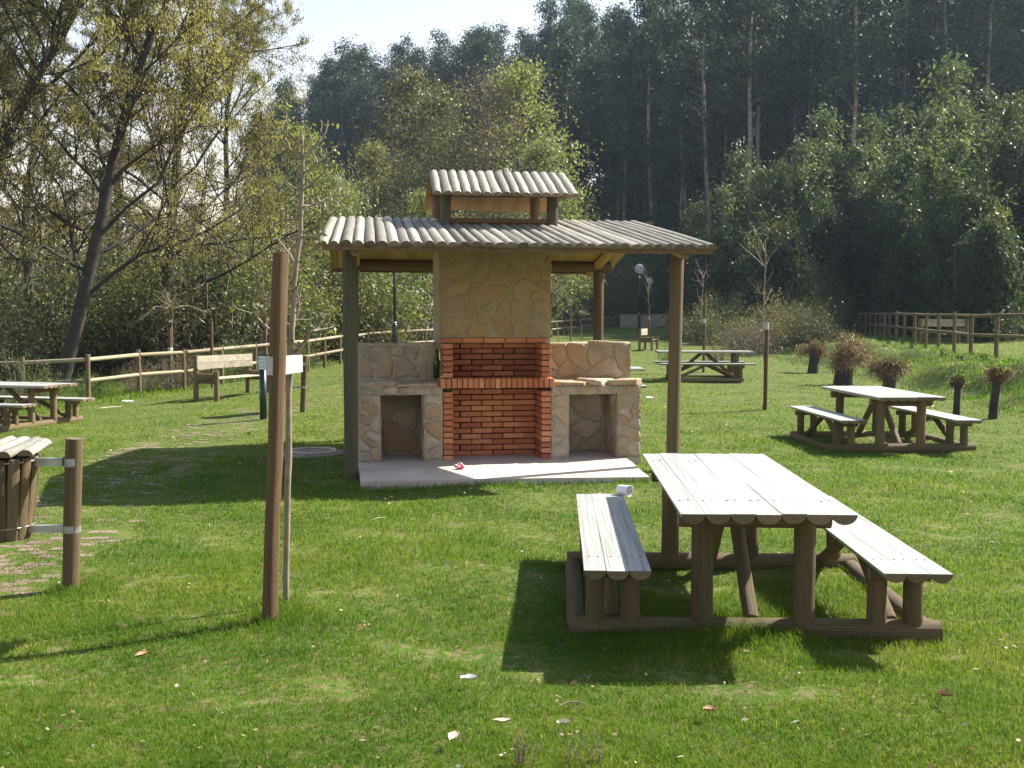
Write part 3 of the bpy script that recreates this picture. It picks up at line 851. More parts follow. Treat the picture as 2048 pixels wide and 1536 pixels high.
# far stone wall
def far_wall():
    a = Vector((8.9, 86.5)); c = Vector((15.5, 84.5)); z = tz(12, 86)
    t = thing('stone_wall', 'low rough stone wall with pale coping closing the far end of the lawn', 'wall', (a.x, a.y, z))
    d = c-a; L = d.length; t.rotation_euler = (0, 0, math.atan2(d.y, d.x))
    b = MB(); b.box(0, L, .03, .45, -.3, .92); b.build('core', M['mortar'], t)
    b = MB(); b.box(-.05, L+.05, -.04, .5, .923, 1.02); b.build('coping', M['rail'], t)
    q = random.Random(9)
    wall_stones(t, ((0, .025, 0), (1, 0, 0), (0, 0, 1), (0, -1, 0)), 0, L, -.05, .92, .33, M['stone'], q, 1.3, proud=.04, joint=.02)
far_wall()

# ------------------------------------------------------------------ globe lamps
def make_lamp(label, sc, loc, name='street_lamp'):
    t = thing(name, label, 'lamp', loc, group='black pole globe lamps'); t.scale = (sc, sc, sc)
    b = MB(); b.tube([(0, 0, -.2), (0, 0, 1.2), (0, 0, 1.28)], [.085, .08, .05], 12); b.build('base', M['black'], t)
    b = MB(); b.tube([(0, 0, 1.28), (0, 0, 3.5)], [.05, .038], 10); b.build('pole', M['black'], t)
    b = MB(); b.sphere((0, 0, 1.30), .075, 10, 6, (1, 1, .5)); b.build('collar', simple('polished_collar', (.6, .6, .65), .15, .9), t)
    b = MB(); b.tube([(0, 0, 3.5), (0, 0, 3.6)], [.05, .1], 10); b.build('holder', M['black'], t)
    gl, gt_, gb_ = mat('smoked_clear_globe'); gb_.inputs['Base Color'].default_value = (.78, .76, .82, 1); gb_.inputs['Roughness'].default_value = .12
    gb_.inputs['Transmission Weight'].default_value = .55; gb_.inputs['IOR'].default_value = 1.25
    b = MB(); b.sphere((0, 0, 3.86), .29, 20, 14); b.build('globe', gl, t)
    b = MB(); b.tube([(0, 0, 3.6), (0, 0, 3.85)], [.03, .04], 8); b.sphere((0, 0, 3.88), .05, 8, 6); b.build('bulb', M['white'], t)
    return t
p = at(1278, 673); p = Vector((p.x, p.y)).normalized()*61.5
lp = make_lamp('nearer tall globe lamp seen right of the shelter back post', 1.0, (p.x, p.y, tz(p.x, p.y)))
p = Vector((1299-1024, F)).normalized()*88; q = copy_tree(lp, (p.x, p.y, tz(p.x, p.y)), 0, 'smaller farther globe lamp just behind the nearer one', 1.0)
p = Vector((790-1024, F)).normalized()*31
q = copy_tree(lp, (p.x, p.y, tz(p.x, p.y)), 0, 'lamp with black pole seen through the shelter left of the stone hood', .95)

# ------------------------------------------------------------------ manhole ring
p = at(625, 908); t = thing('manhole_cover', 'round concrete manhole ring with pale rim in the shaded grass left of the slab', 'manhole', (p.x, p.y, tz(p.x, p.y)+.02))
b = MB(); b.tube([(.26*math.cos(2*PI*k/30), .26*math.sin(2*PI*k/30), .02) for k in range(31)], .014, 6, False); b.build('rim', M['concrete'], t)
lathe([(.25, -.05), (.25, .012), (.02, .016)], 30, 'lid', simple('grey_lid', (.2, .17, .15), .9, 0, 8), t)
lathe([(.36, -.08), (.36, .0), (.27, .012), (.265, -.05)], 30, 'surround', simple('dirty_concrete', (.22, .19, .16), .95, 0, 8), t)

# ------------------------------------------------------------------ leaf and branch generators
def quads(C, L, Wd, dirs=None, droop=0, r=rng, bend=0):
    n = len(C)
    if dirs is None:
        dirs = r.normal(size=(n, 3)); dirs[:, 2] -= droop
    dirs = dirs/np.linalg.norm(dirs, axis=1)[:, None]
    s = r.normal(size=(n, 3)); s -= dirs*np.sum(s*dirs, 1)[:, None]; s /= np.linalg.norm(s, axis=1)[:, None]
    L = np.broadcast_to(L, n)[:, None]; Wd = np.broadcast_to(Wd, n)[:, None]
    V = np.stack([C, C+dirs*L*.45+s*Wd*.5, C+dirs*L, C+dirs*L*.45-s*Wd*.5], 1).reshape(-1, 3)
    Fc = np.arange(4*n).reshape(n, 4)
    return V, Fc
class Tubes:
    def __init__(s): s.V = []; s.F = []; s.n = 0
    def add(s, pts, rad, k=4):
        pts = np.asarray(pts, float); m = len(pts)
        d = np.gradient(pts, axis=0); d /= np.linalg.norm(d, axis=1)[:, None]+1e-9
        ref = np.array([0, 0, 1.]) if abs(d[0, 2]) < .8 else np.array([1., 0, 0])
        a = np.cross(d, ref); a /= np.linalg.norm(a, axis=1)[:, None]+1e-9
        b = np.cross(d, a)
        th = 2*PI*np.arange(k)/k
        ring = pts[:, None]+(a[:, None]*np.cos(th)[None, :, None]+b[:, None]*np.sin(th)[None, :, None])*np.asarray(rad)[:, None, None]
        s.V.append(ring.reshape(-1, 3))
        i = s.n+np.arange(m-1)[:, None]*k+np.arange(k)[None]; j = s.n+np.arange(m-1)[:, None]*k+(np.arange(k)+1)[None] % k
        s.F.append(np.stack([i, j, j+k, i+k], -1).reshape(-1, 4)); s.n += m*k
    def mesh(s, name, m): return mesh_np(name, np.concatenate(s.V), np.concatenate(s.F), m, smooth=True)
def unit(v): return v/(np.linalg.norm(v)+1e-9)
def grow(r, p, d, L, rad, depth, T, tips, spec):
    """curved branch with side branches"""
    n = 5 if depth > 1 else 4
    pts = [p]; dd = d.copy()
    for i in range(n):
        dd = unit(dd+r.normal(size=3)*spec['wob']+np.array([0, 0, spec['up'][min(depth, len(spec['up'])-1)]]))
        pts.append(pts[-1]+dd*L/n)
    pts = np.array(pts)
    T.add(pts, np.linspace(rad, max(rad*.35, spec.get('rmin', .004)), n+1), 5 if depth > 2 else (4 if depth > 1 else 3))
    if depth == 0:
        tips.append(pts); return
    nb = spec['nb'][depth]
    for k in range(nb):
        t = r.uniform(.18, 1.0); i = min(int(t*n), n-1); q = pts[i]+(pts[i+1]-pts[i])*(t*n-i)
        ax = unit(pts[min(i+1, n)]-pts[i])
        s = r.normal(size=3); s = unit(s-ax*np.dot(s, ax))
        nd = unit(ax*spec['fwd']+s)
        grow(r, q, nd, L*spec['len'][depth]*r.uniform(.6, 1.15)*(1.15-.5*t), rad*.5*(1.1-.5*t), depth-1, T, tips, spec)
def tipleaves(r, tips, per, L, Wd, droop, spread=.03):
    A = np.concatenate([t[1:] for t in tips]); B = np.concatenate([t[:-1] for t in tips])
    idx = r.integers(0, len(A), size=int(len(tips)*per))
    f = r.random((len(idx), 1)); C = A[idx]*f+B[idx]*(1-f)+r.normal(size=(len(idx), 3))*spread
    return quads(C, L*r.uniform(.6, 1.3, len(C)), Wd*r.uniform(.6, 1.3, len(C)), droop=droop, r=r)
def put_tree(name, label, cat, loc, rz, meshes, group=None, sc=1., tilt=(0, 0)):
    t = thing(name, label, cat, loc, 0, group, rot=(tilt[0], tilt[1], rz)); t.scale = (sc,)*3 if not hasattr(sc, '__len__') else sc
    for n_, me in meshes:
        mobj(n_, me, t)
    return t
def jtint(r, C0, n, noisey=.35):
    return np.clip(r.random(n)*noisey+(1-noisey)*C0, 0, 1)

# tall eucalyptus variants
def euc_mesh(seed, H, nclump=74, per=85, rcrown=2.6, base=.22, ll=.38, lw=.13, mt='euc', rt=.16):
    r = np.random.default_rng(seed); T = Tubes()
    bend = r.normal(size=2)*.35
    zz = np.linspace(-.5, H*.97, 9)
    tr = np.stack([bend[0]*np.sin(zz/H*2.2)+r.normal(size=9)*.06, bend[1]*np.sin(zz/H*1.7)+r.normal(size=9)*.06, zz], 1)
    T.add(tr, np.linspace(rt, .03, 9), 7)
    Cs = []; tt = []
    for k in range(nclump):
        f = base+(1-base)*r.random()**.85
        env = math.sin(min(1, (f-base)/(1-base)*1.05+.12)*PI*.93)**.7
        a = r.random()*2*PI; rr = rcrown*env*r.uniform(.25, 1)
        zc = H*f; c0 = np.array([np.interp(zc, zz, tr[:, 0]), np.interp(zc, zz, tr[:, 1]), zc-rr*.5])
        c = np.array([c0[0]+rr*math.cos(a), c0[1]+rr*math.sin(a), zc+.3])
        T.add(np.array([c0, (c0+c)/2+[0, 0, -.1], c]), [.022, .014, .006], 3)
        s = r.uniform(.45, 1.0)
        g = r.normal(size=(int(per*s*1.3), 3))*np.array([.55, .55, .42])*s*1.05+c
        Cs.append(g); tt.append(np.full(len(g), r.random())*.5+np.clip((g[:, 2]-c[2])/1.2+.5, 0, 1)*.0+.25)
    C = np.concatenate(Cs); n = len(C)
    V, Fc = quads(C, ll*r.uniform(.6, 1.2, n), lw*r.uniform(.6, 1.3, n), droop=1.1, r=r)
    crown = mesh_np('crown', V, Fc, M[mt], tint=jtint(r, np.concatenate(tt), n, .4))
    return [('trunk', T.mesh('trunk', M['bark_euc'])), ('crown', crown)]
EUC = [euc_mesh(100+i, h, base=(.18, .5, .3, .15, .45, .38)[i], nclump=(80, 60, 74, 80, 62, 76)[i], rt=.19) for i, h in enumerate((22, 24, 26, 20, 23, 27))]
EUCH = (22, 24, 26, 20, 23, 27)
def yeuc_mesh(seed, H, n=17000, w_=2.0):
    r = np.random.default_rng(seed); T = Tubes(); Cs = []; tt = []
    stems = [(0, 0, H)]+[(r.normal()*.8, r.normal()*.8, H*r.uniform(.5, .92)) for _ in range(4)]
    for (x, y, h) in stems:
        zz = np.linspace(-.3, h*.97, 6); tr = np.stack([x*np.linspace(.3, 1.2, 6)+r.normal(size=6)*.05, y*np.linspace(.3, 1.2, 6)+r.normal(size=6)*.05, zz], 1)
        T.add(tr, np.linspace(.07, .012, 6), 5)
        k = int(22*h/H)
        for _ in range(k):
            f = r.uniform(.10, 1.0); rr = w_*.62*(1.0-f**2.2)*r.uniform(.3, 1)+.05; a = r.random()*2*PI
            z = h*f; c = np.array([np.interp(z, zz, tr[:, 0])+rr*math.cos(a), np.interp(z, zz, tr[:, 1])+rr*math.sin(a), z])
            m_ = max(20, int(n/(k*4.0)*r.uniform(.5, 1.4)))
            sz = r.uniform(.16, .42)
            g = r.normal(size=(m_, 3))*np.array([sz, sz, sz*1.1])+c
            Cs.append(g); tt.append(np.full(m_, r.random()*.55)+(.45 if f > .86 else 0))
    C = np.concatenate(Cs); C = C[C[:, 2] > .1] if False else C
    n = len(C)
    V, Fc = quads(C, .22*r.uniform(.6, 1.3, n), .08*r.uniform(.6, 1.4, n), droop=.7, r=r)
    return [('trunk', T.mesh('trunk', M['bark_grey'])), ('crown', mesh_np('crown', V, Fc, M['yeuc'], tint=jtint(r, np.concatenate(tt), n, .3)))]
YEUC = [yeuc_mesh(200+i, h) for i, h in enumerate((8.5, 7.5, 10, 6))]
YH = (8.5, 7.5, 10, 6)

# leafy alder like trees
def decid(seed, H, mt, per, ll, lw, spread=.5, nl=20, bark='bark_grey', lean=(0, 0), droop=.3, trunk=None, nb=(0, 5, 7, 8), rt=.16, lowest=.2, Lb=.3, lr=.42, wob=.16, fwd=.9, up=(.02, .05, .06, .05), ls=.05):
    r = np.random.default_rng(seed); T = Tubes(); tips = []
    m_ = 9
    if trunk is None:
        zz = np.linspace(-.3, H, m_); tr = np.stack([lean[0]*(zz/H)**1.2*H+r.normal(size=m_)*.1, lean[1]*(zz/H)**1.2*H+r.normal(size=m_)*.1, zz], 1)
    else: tr = np.array(trunk, float); m_ = len(tr)
    T.add(tr, np.linspace(rt, rt*.22, m_)**1, 9)
    spec = dict(wob=wob, up=up, nb=nb, len=(0, .42, .45, .5), fwd=fwd)
    for k in range(nl):
        f = lowest+(1-lowest)*((k+r.random())/nl); fi = f*(m_-1); i = min(int(fi), m_-2)
        p = tr[i]+(tr[i+1]-tr[i])*(fi-i); a = k*2.4+r.normal()*.5
        d = unit(np.array([math.cos(a), math.sin(a), .55+.6*f]))
        L = H*Lb*(1.15-.75*f)*r.uniform(.7, 1.15)
        grow(r, p, d, L, rt*lr*(1.1-.8*f)+.008, 2, T, tips, spec)
    V, Fc = tipleaves(r, tips, per, ll, lw, droop, ls)
    n = len(Fc)
    c = V.reshape(-1, 4, 3)[:, 0]; cl = .5+.5*np.sin(c[:, 0]*1.7+c[:, 1]*1.3+c[:, 2]*1.1)
    return [('trunk', T.mesh('trunk', M[bark])), ('crown', mesh_np('crown', V, Fc, M[mt], tint=jtint(r, cl, n, .6)))]
def crown_tree(seed, H, mt, rc, nclump=120, per=120, ll=.19, lw=.12, base=.05):
    r = np.random.default_rng(seed); T = Tubes(); zz = np.linspace(-.4, H*.98, 10)
    tr = np.stack([np.cumsum(r.normal(size=10)*.12), np.cumsum(r.normal(size=10)*.12), zz], 1); T.add(tr, np.linspace(.2, .02, 10), 7)
    Cs = []; tt = []
    for k in range(nclump):
        f = base+(1-base)*r.random()**.9; env = math.sin(PI*min(1, (f*.86+.12)))**.75
        a = r.random()*2*PI; rr = rc*env*r.random()**.6; zc = H*f
        c0 = np.array([np.interp(zc-rr*.7, zz, tr[:, 0]), np.interp(zc-rr*.7, zz, tr[:, 1]), max(.3, zc-rr*.7)])
        c = np.array([c0[0]+rr*math.cos(a), c0[1]+rr*math.sin(a), zc])
        T.add(np.array([c0, (c0+c)/2+[0, 0, .15], c]), [.05, .03, .01], 4)
        for q_ in range(5):
            e = c+r.normal(size=3)*.7; T.add(np.array([c, (c+e)/2+r.normal(size=3)*.06, e]), [.012, .008, .004], 3)
        s = r.uniform(.5, 1.1); g = r.normal(size=(int(per*s), 3))*np.array([.62, .62, .45])*s+c
        Cs.append(g); tt.append(np.full(len(g), r.random()))
    C = np.concatenate(Cs); C = C[C[:, 2] > .2]; n = len(C); t0 = np.resize(np.concatenate(tt), n)
    V, Fc = quads(C, ll*r.uniform(.6, 1.3, n), lw*r.uniform(.6, 1.3, n), droop=.3, r=r)
    return [('trunk', T.mesh('trunk', M['bark_grey'])), ('crown', mesh_np('crown', V, Fc, M[mt], tint=jtint(r, t0, n, .5)))]
MIDT = [crown_tree(301, 15, 'alder', 4.2), crown_tree(302, 14, 'olive', 4.0), crown_tree(303, 16, 'redleaf', 3.3, per=70, ll=.16, lw=.07), crown_tree(304, 13, 'alder', 4.4, per=150)]

# shrubs and thicket
def shrub_mesh(seed, Rr, H, mt, n=5200, ll=.085, lw=.05, stems=26, droop=.1, clump=.22):
    r = np.random.default_rng(seed); T = Tubes(); Cs = []; tt = []
    for _ in range(stems):
        a = r.random()*2*PI; rr = Rr*math.sqrt(r.random()); h = H*(1-.55*(rr/Rr)**2)*r.uniform(.6, 1.1)
        e = np.array([rr*math.cos(a), rr*math.sin(a), h]); s = e*np.array([.35, .35, 0])
        mid_ = (s+e)/2+r.normal(size=3)*.12
        T.add(np.array([s-[0, 0, .2], mid_, e]), [.022, .014, .005], 3)
        for k in range(5):
            f = r.uniform(.25, 1.05); c = s+(e-s)*f+r.normal(size=3)*Rr*.13
            m_ = int(n/stems/5*r.uniform(.5, 1.5)); g = r.normal(size=(m_, 3))*clump*r.uniform(.6, 1.3)+c
            Cs.append(g); tt.append(np.full(m_, r.random()))
    C = np.concatenate(Cs); C = C[C[:, 2] > .02] if False else C; C[:, 2] = np.abs(C[:, 2]); n = len(C)
    V, Fc = quads(C, ll*r.uniform(.6, 1.3, n), lw*r.uniform(.6, 1.3, n), droop=droop, r=r)
    return [('stems', T.mesh('stems', M['bark_grey'])), ('foliage', mesh_np('foliage', V, Fc, M[mt], tint=jtint(r, np.concatenate(tt), n, .5)))]
SHR = {k: [shrub_mesh(400+i*10+j, *a, k, **kw) for j in range(2)] for i, (k, a, kw) in enumerate([
    ('ivy', (1.7, 3.0), {}), ('olive', (1.6, 3.2), dict(n=4600)), ('greenbush', (1.3, 2.2), dict(n=4200)), ('brush', (1.5, 1.9), dict(n=3600, ll=.16, lw=.02, stems=50))])}

# ------------------------------------------------------------------ left bare alders with catkins (trunk lines follow the photograph's trees)
def big_alder(label, pix, D, rt, seed, **k):
    pts = [atD(x, y, D+dd) for (x, y, dd) in pix]
    base = pts[0]; z0 = tz(base.x, base.y)
    loc = Vector((base.x, base.y, z0-.1))
    tr = [np.array(p-loc) for p in pts]; tr[0][2] = 0
    # densify
    tt = np.linspace(0, len(tr)-1, 12); A = np.array(tr)
    tr2 = np.stack([np.interp(tt, np.arange(len(tr)), A[:, c]) for c in range(3)], 1)
    ms = decid(seed, 14, 'catkin', k.pop('per', 15), k.pop('ll', .085), k.pop('lw', .028), trunk=tr2, rt=rt, bark='bark_dark', droop=2.2, nb=(0, 11, 11), lr=.27, wob=.2, lowest=k.pop('lowest', .14), Lb=k.pop('Lb', .36), up=(-.02, .05, .07), ls=.05, **k)
    return put_tree('alder_tree', label, 'tree', loc, 0, ms)
big_alder('dark leaning alder with catkins, its thick trunk rising behind the left rail fence', [(118, 735, 0), (165, 600, 0), (205, 430, 0), (235, 280, .3), (285, 110, .5), (335, 0, .8), (380, -140, 1)], 26, .19, 501, nl=30)
big_alder('upright ivy clad alder with catkins behind the park bench', [(318, 735, 0), (335, 560, 0), (345, 420, 0), (358, 260, .3), (380, 120, .3), (390, -20, .5), (400, -130, .6)], 29, .17, 502, nl=30)
big_alder('alder leaning in from the left picture edge with catkins in the top corner', [(-110, 760, 0), (-60, 560, 0), (-10, 330, 0), (50, 190, -.3), (125, 70, -.5), (185, -50, -.7), (230, -180, -1)], 25, .2, 503, nl=28, lowest=.28)
big_alder('thin farther alder trunk low at the left picture edge', [(40, 740, 0), (62, 600, 0), (50, 430, 0), (75, 250, .3), (60, 100, .3), (80, -60, .5)], 33, .2, 504, nl=26, Lb=.34)
big_alder('slender alder filling the gap right of the leaning alders', [(430, 720, 0), (440, 560, 0), (455, 400, 0), (450, 250, .3), (470, 120, .3), (480, 30, .3)], 38, .15, 505, nl=26, Lb=.3)
big_alder('far alder whose bare crown stands against the pale sky above the shelter path', [(240, 720, 0), (250, 560, 0), (230, 420, 0), (250, 250, .3), (235, 120, .3), (255, 0, .3)], 42, .16, 506, nl=26, Lb=.3)

# ------------------------------------------------------------------ mid distance trees around the stream
def midtree(px, top, D, kind, label, rz=0):
    X = (px-1024)/F*D; z = tz(X, D); H = (EYE+(646-top)/F*D)-z
    Hs = (15, 14, 16, 13)[kind]
    s = H/(Hs*1.12)
    return put_tree('leafy_tree' if kind != 2 else 'budding_tree', label, 'tree', (X, D, z), rz, MIDT[kind], None, s)
midtree(1045, 95, 66, 3, 'bright yellow green tree right behind the shelter vent roof')
midtree(1095, 240, 60, 0, 'lower yellow green tree reaching right of the shelter vent roof', 1.)
midtree(968, 105, 64, 2, 'reddish brown budding tree standing among the green ones behind the shelter', 2.)
midtree(905, 130, 70, 0, 'thin leaved yellow green tree with dark trunk left of the reddish tree', .5)
midtree(838, 105, 74, 1, 'tall olive tree behind the left half of the shelter roof', 3.)
midtree(760, 260, 62, 1, 'mid height olive tree behind the left end of the shelter roof', 4.)
midtree(850, 360, 45, 3, 'low bright bush like tree just above the left slope of the shelter roof', 4.)
midtree(700, 330, 55, 0, 'rounded yellow green tree between the sapling and the shelter roof', 5.)
midtree(640, 300, 50, 1, 'olive tree directly behind the foreground sapling', 1.5)
midtree(575, 205, 48, 0, 'tall yellow green tree left of the foreground sapling', 2.5)
midtree(520, 330, 42, 1, 'olive tree behind the top of the foreground stake', .2)
midtree(460, 420, 40, 0, 'small yellow green tree over the park bench', 1.2)
midtree(1010, 330, 52, 1, 'olive tree hidden behind the stone hood', 2.2)
midtree(120, 375, 46, 1, 'olive tree far behind the leaning alder', 2.9)
midtree(300, 400, 44, 1, 'dull olive tree seen between the two big alders', 3.3)
midtree(205, 410, 50, 0, 'yellow olive tree glimpsed behind the leaning alder trunk', 1.9)
midtree(385, 380, 52, 1, 'olive tree between the upright alder and the sapling', .7)
midtree(10, 385, 44, 1, 'olive tree far back at the left picture edge', .9)

# ------------------------------------------------------------------ tall eucalyptus forest
r_ = np.random.default_rng(77); pts = []
def az_ok(x, y, lo, hi):
    a = x/y; return lo < a < hi
tries = 0
while len(pts) < 300 and tries < 60000:
    tries += 1
    y = r_.uniform(66, 160); x = r_.uniform(-.24, .56)*y
    s = y+.40*max(0, x-9)
    if s < 82+18*(1-float(sstep(.10, .24, x/y))): continue
    if x/y < .04 and y < 128: continue
    if x/y < .1 and y < 104: continue
    md = (3.4 if y < 110 else 4.0)*(.8 if x/y < .2 else 1)
    if any((x-q[0])**2+(y-q[1])**2 < md*md for q in pts): continue
    pts.append((x, y))
for i, (x, y) in enumerate(pts):
    k = int(r_.integers(0, 6)); a = x/y
    if .02 < a < .2 and y < 135: k = (0, 3, 2)[k % 3]
    if a < .04: lb = 'tall eucalyptus standing on the ridge against the white sky, left of the dark slope'; nm = 'ridge'
    elif a < .2: lb = 'tall eucalyptus on the slope above the globe lamps'; nm = 'mid'
    else: lb = 'tall eucalyptus inside the dark forest slope on the right'; nm = 'dark'
    grp = {'ridge': 'eucalyptus trees on the ridge', 'mid': 'eucalyptus trees above the lamps', 'dark': 'eucalyptus trees of the dark right slope'}[nm]
    sc = r_.uniform(.85, 1.12)
    if a < .04:
        top = np.interp(1024+a*F, [540, 590, 640, 700, 770, 850, 905, 960, 1010, 1060, 1110], [200, 175, 130, 85, 120, 60, 85, 40, 70, 80, 60])+r_.uniform(0, 90)
        H = EYE+(646-top)/F*y-tz(x, y); sc = max(.55, min(1.25, H/EUCH[k]))
    pxx = 1024+a*F
    lb = 'tall eucalyptus, '+('pale trunked, ' if EUC[k] in (EUC[1], EUC[4]) else 'leafy low down, ' if EUC[k] in (EUC[0], EUC[3]) else '')+('front row, ' if y < 95 else 'back row, ' if y > 125 else 'middle row, ')+('on the ridge left of the foreground sapling' if pxx < 600 else 'on the ridge above the left roof end' if pxx < 860 else 'on the ridge above the vent roof' if pxx < 1110 else 'on the slope above the globe lamps' if pxx < 1300 else 'above the right shelter post' if pxx < 1460 else 'above the lone lawn sapling' if pxx < 1620 else 'above the pollarded stumps' if pxx < 1800 else 'above the terrace bench' if pxx < 1960 else 'at the right picture edge')
    grp = 'eucalyptus trees on the ridge' if pxx < 1110 else 'eucalyptus trees above the lamps' if pxx < 1300 else 'eucalyptus trees of the dark right slope'
    put_tree('eucalyptus_tree', lb, 'tree', (x, y, tz(x, y)), r_.uniform(0, 6.28), EUC[k], grp, (sc*r_.uniform(1.05, 1.4), sc*1.15, sc), (r_.normal()*.02, r_.normal()*.02))

# understorey of the forest: one uncountable mass behind the young trees
def undergrowth():
    r = np.random.default_rng(5); n = 110000
    y = r.uniform(60, 150, n); x = r.uniform(-.12, .56, n)*y
    s = y+.40*np.clip(x-9, 0, 80); k = (s > 74+20*(1-sstep(.10, .24, x/y))) & ((x/y > .03) | (y > 100)); x = x[k]; y = y[k]; n = len(x)
    hh = 2.6*(.5+.5*np.sin(x*.8)*np.cos(y*.6))+1.8
    z = terrain(x, y)+r.random(n)*hh*np.where(y > 100, 1.7, 1)
    V, Fc = quads(np.stack([x, y, z], 1), .55*r.uniform(.6, 1.4, n), .22*r.uniform(.6, 1.4, n), droop=.0, r=r)
    o = mobj('undergrowth', mesh_np('undergrowth', V, Fc, M['under_leaf'], tint=r.random(n))); tag(o, 'brown and green undergrowth covering the forest floor on the slope', 'undergrowth', kind='stuff')
undergrowth()

# young eucalyptus in front of the forest
YT = [(1235, 470, 101, 3), (1275, 440, 106, 1), (1330, 400, 104, 3), (1215, 395, 110, 0), (1395, 420, 62, 1), (1440, 385, 58, 0), (1475, 320, 60, 2), (1520, 350, 56, 0), (1560, 340, 58, 2), (1600, 300, 57, 2), (1640, 245, 62, 2), (1660, 330, 59, 0), (1700, 320, 60, 0), (1735, 255, 60, 2), (1765, 330, 57, 1), (1805, 330, 55, 0), (1850, 240, 50, 2), (1890, 150, 54, 2), (1915, 240, 44, 2), (1960, 210, 48, 2), (2000, 230, 42, 2), (2040, 215, 46, 2), (2085, 240, 42, 0), (1985, 400, 38, 3), (1820, 440, 48, 3), (1500, 470, 52, 3), (1570, 430, 52, 3)]
YL = ['low young eucalyptus just above the right end of the main roof, farther left one', 'low young eucalyptus above the right end of the main roof, right beside the lowest', 'slim young eucalyptus above the right shelter post', 'pale distant young eucalyptus left of the roof end, highest of its row there', 'young eucalyptus right of the roof end with a yellowish rounded top', 'young eucalyptus with pale green top, second right of the roof end', 'pointed young eucalyptus above the strapped stake behind the far table', 'shorter young eucalyptus above the lone lawn sapling, left side', 'young eucalyptus whose top rises straight above the lone lawn sapling', 'tall young eucalyptus left of the row of stumps', 'tallest far young eucalyptus above the smallest left stump', 'front young eucalyptus above the left end of the right fence', 'front young eucalyptus above the largest pollarded stump', 'far pointed young eucalyptus above the largest pollarded stump', 'short front young eucalyptus above the round headed stump', 'mid height young eucalyptus above the terrace bench, left of it', 'broad dark young eucalyptus above the terrace bench', 'tallest young eucalyptus of all, behind the terrace bench', 'broad front young eucalyptus right of the tallest one', 'large dark young eucalyptus above the right part of the right fence', 'large young eucalyptus second from the right picture edge', 'large young eucalyptus cut by the right picture edge', 'young eucalyptus mostly outside the right picture edge', 'low young eucalyptus right behind the right fence near the picture edge', 'low young eucalyptus right behind the terrace bench', 'low young eucalyptus in front of the row, right above the lawn sapling', 'low young eucalyptus in front of the row, left of the first stump']
for i, (px, top, D, k) in enumerate(YT):
    X = (px-1024)/F*D; z = tz(X, D); H = (EYE+(646-top)/F*D)-z; s = H/YH[k]
    put_tree('young_eucalyptus', YL[i], 'tree', (X, D, z), i*1.3, YEUC[k], 'young eucalyptus trees at the forest edge', (s*1.05, s*1.05, s))

# shrubs: left thicket, back of the lawn, forest edge
q = random.Random(31)
LAB = {'ivy': 'dark leafy shrub', 'olive': 'olive green shrub', 'greenbush': 'fresh green bush', 'brush': 'dry brown brush'}
def shrub(kind, x, y, s, where, grp, nm='shrub'):
    put_tree(nm, LAB[kind]+' '+where, 'shrub', (x, y, tz(x, y)-.05), q.uniform(0, 6.28), q.choice(SHR[kind]), LAB[kind]+'s '+grp, s)
for i in range(110):
    y = q.uniform(29.5, 50); px = q.uniform(-80, 900)
    x = (px-1024)/F*y
    fx = np.interp(y, [18, 22, 28, 31, 35.2, 37.2, 44, 60], [-8.2, -7.2, -5.75, -5.4, -4.8, -3.2, -.8, 2.6])
    if x > fx-1.8: x = fx-1.8-q.random()*2.5
    pxx = 1024+x/y*F
    wh = 'behind the left picnic table' if pxx < 100 else 'beside the leaning alder trunk' if pxx < 260 else 'beside the young willow behind the fence' if pxx < 380 else 'behind the park bench' if pxx < 530 else 'behind the foreground stake and sapling' if pxx < 690 else 'seen through the shelter left opening' if pxx < 880 else 'hidden behind the barbecue hood'
    shrub(q.choice(['olive', 'olive', 'ivy', 'brush', 'olive', 'brush', 'greenbush']), x, y, q.uniform(.9, 1.3)*(1+.025*(y-23)), ('low down ' if y < 36 else 'farther back ')+wh, 'of the left thicket')
for i in range(18):
    f = i/17; y = 20.5+f*20; fx = np.interp(y, [18, 22, 28, 31, 35.2, 37.2, 44, 60], [-8.6, -7.2, -5.75, -5.4, -4.8, -3.2, -.8, 2.6])
    shrub(q.choice(['greenbush', 'brush', 'ivy']), fx-1.0-q.random()*.8, y+q.uniform(-.5, .5), q.uniform(.3, .5), 'low beside the posts of the left rail fence', 'low along the left fence')
for i in range(16):
    y = q.uniform(60, 84); x = (q.uniform(560, 1130)-1024)/F*y
    fx = np.interp(y, [60, 68, 86], [2.6, 4.6, 8.7])
    if x > fx-2.5: x = fx-3-q.random()*3
    shrub(q.choice(['olive', 'greenbush', 'ivy']), x, y, q.uniform(1.0, 1.7), 'on the far side of the lawn behind the shelter', 'far behind the shelter')
for i in range(11):
    px = 1100+i*28; y = q.uniform(89, 94); shrub(q.choice(['greenbush', 'olive', 'ivy']), (px-1024)/F*y, y, q.uniform(1.1, 2.1), 'behind the low stone wall at the far end of the lawn', 'behind the far wall')
for (px, D, k, s) in ((1330, 93, 'greenbush', 3.0), (1370, 92, 'greenbush', 2.4), (1250, 93, 'olive', 2.1), (1345, 95, 'greenbush', 3.2)):
    shrub(k, (px-1024)/F*D+0, D, s, 'rising beside the two globe lamps', 'beside the globe lamps')
for i in range(44):
    px = q.uniform(1385, 2090); y = q.uniform(62, 72) if px > 1640 else q.uniform(50, 68)
    x = (px-1024)/F*y
    tp = np.interp(y, *TOP)
    if px > 1660 and x < tp+2.5: x = tp+3+q.random()*5
    if px <= 1660 and x < np.interp(y, *TOE)+1.5: x = np.interp(y, *TOE)+1.5+q.random()*3
    shrub(q.choice(['ivy', 'brush', 'ivy', 'brush', 'olive']), x, y, q.uniform(.7, 1.25), 'at the foot of the young eucalyptus trees', 'at the forest edge')
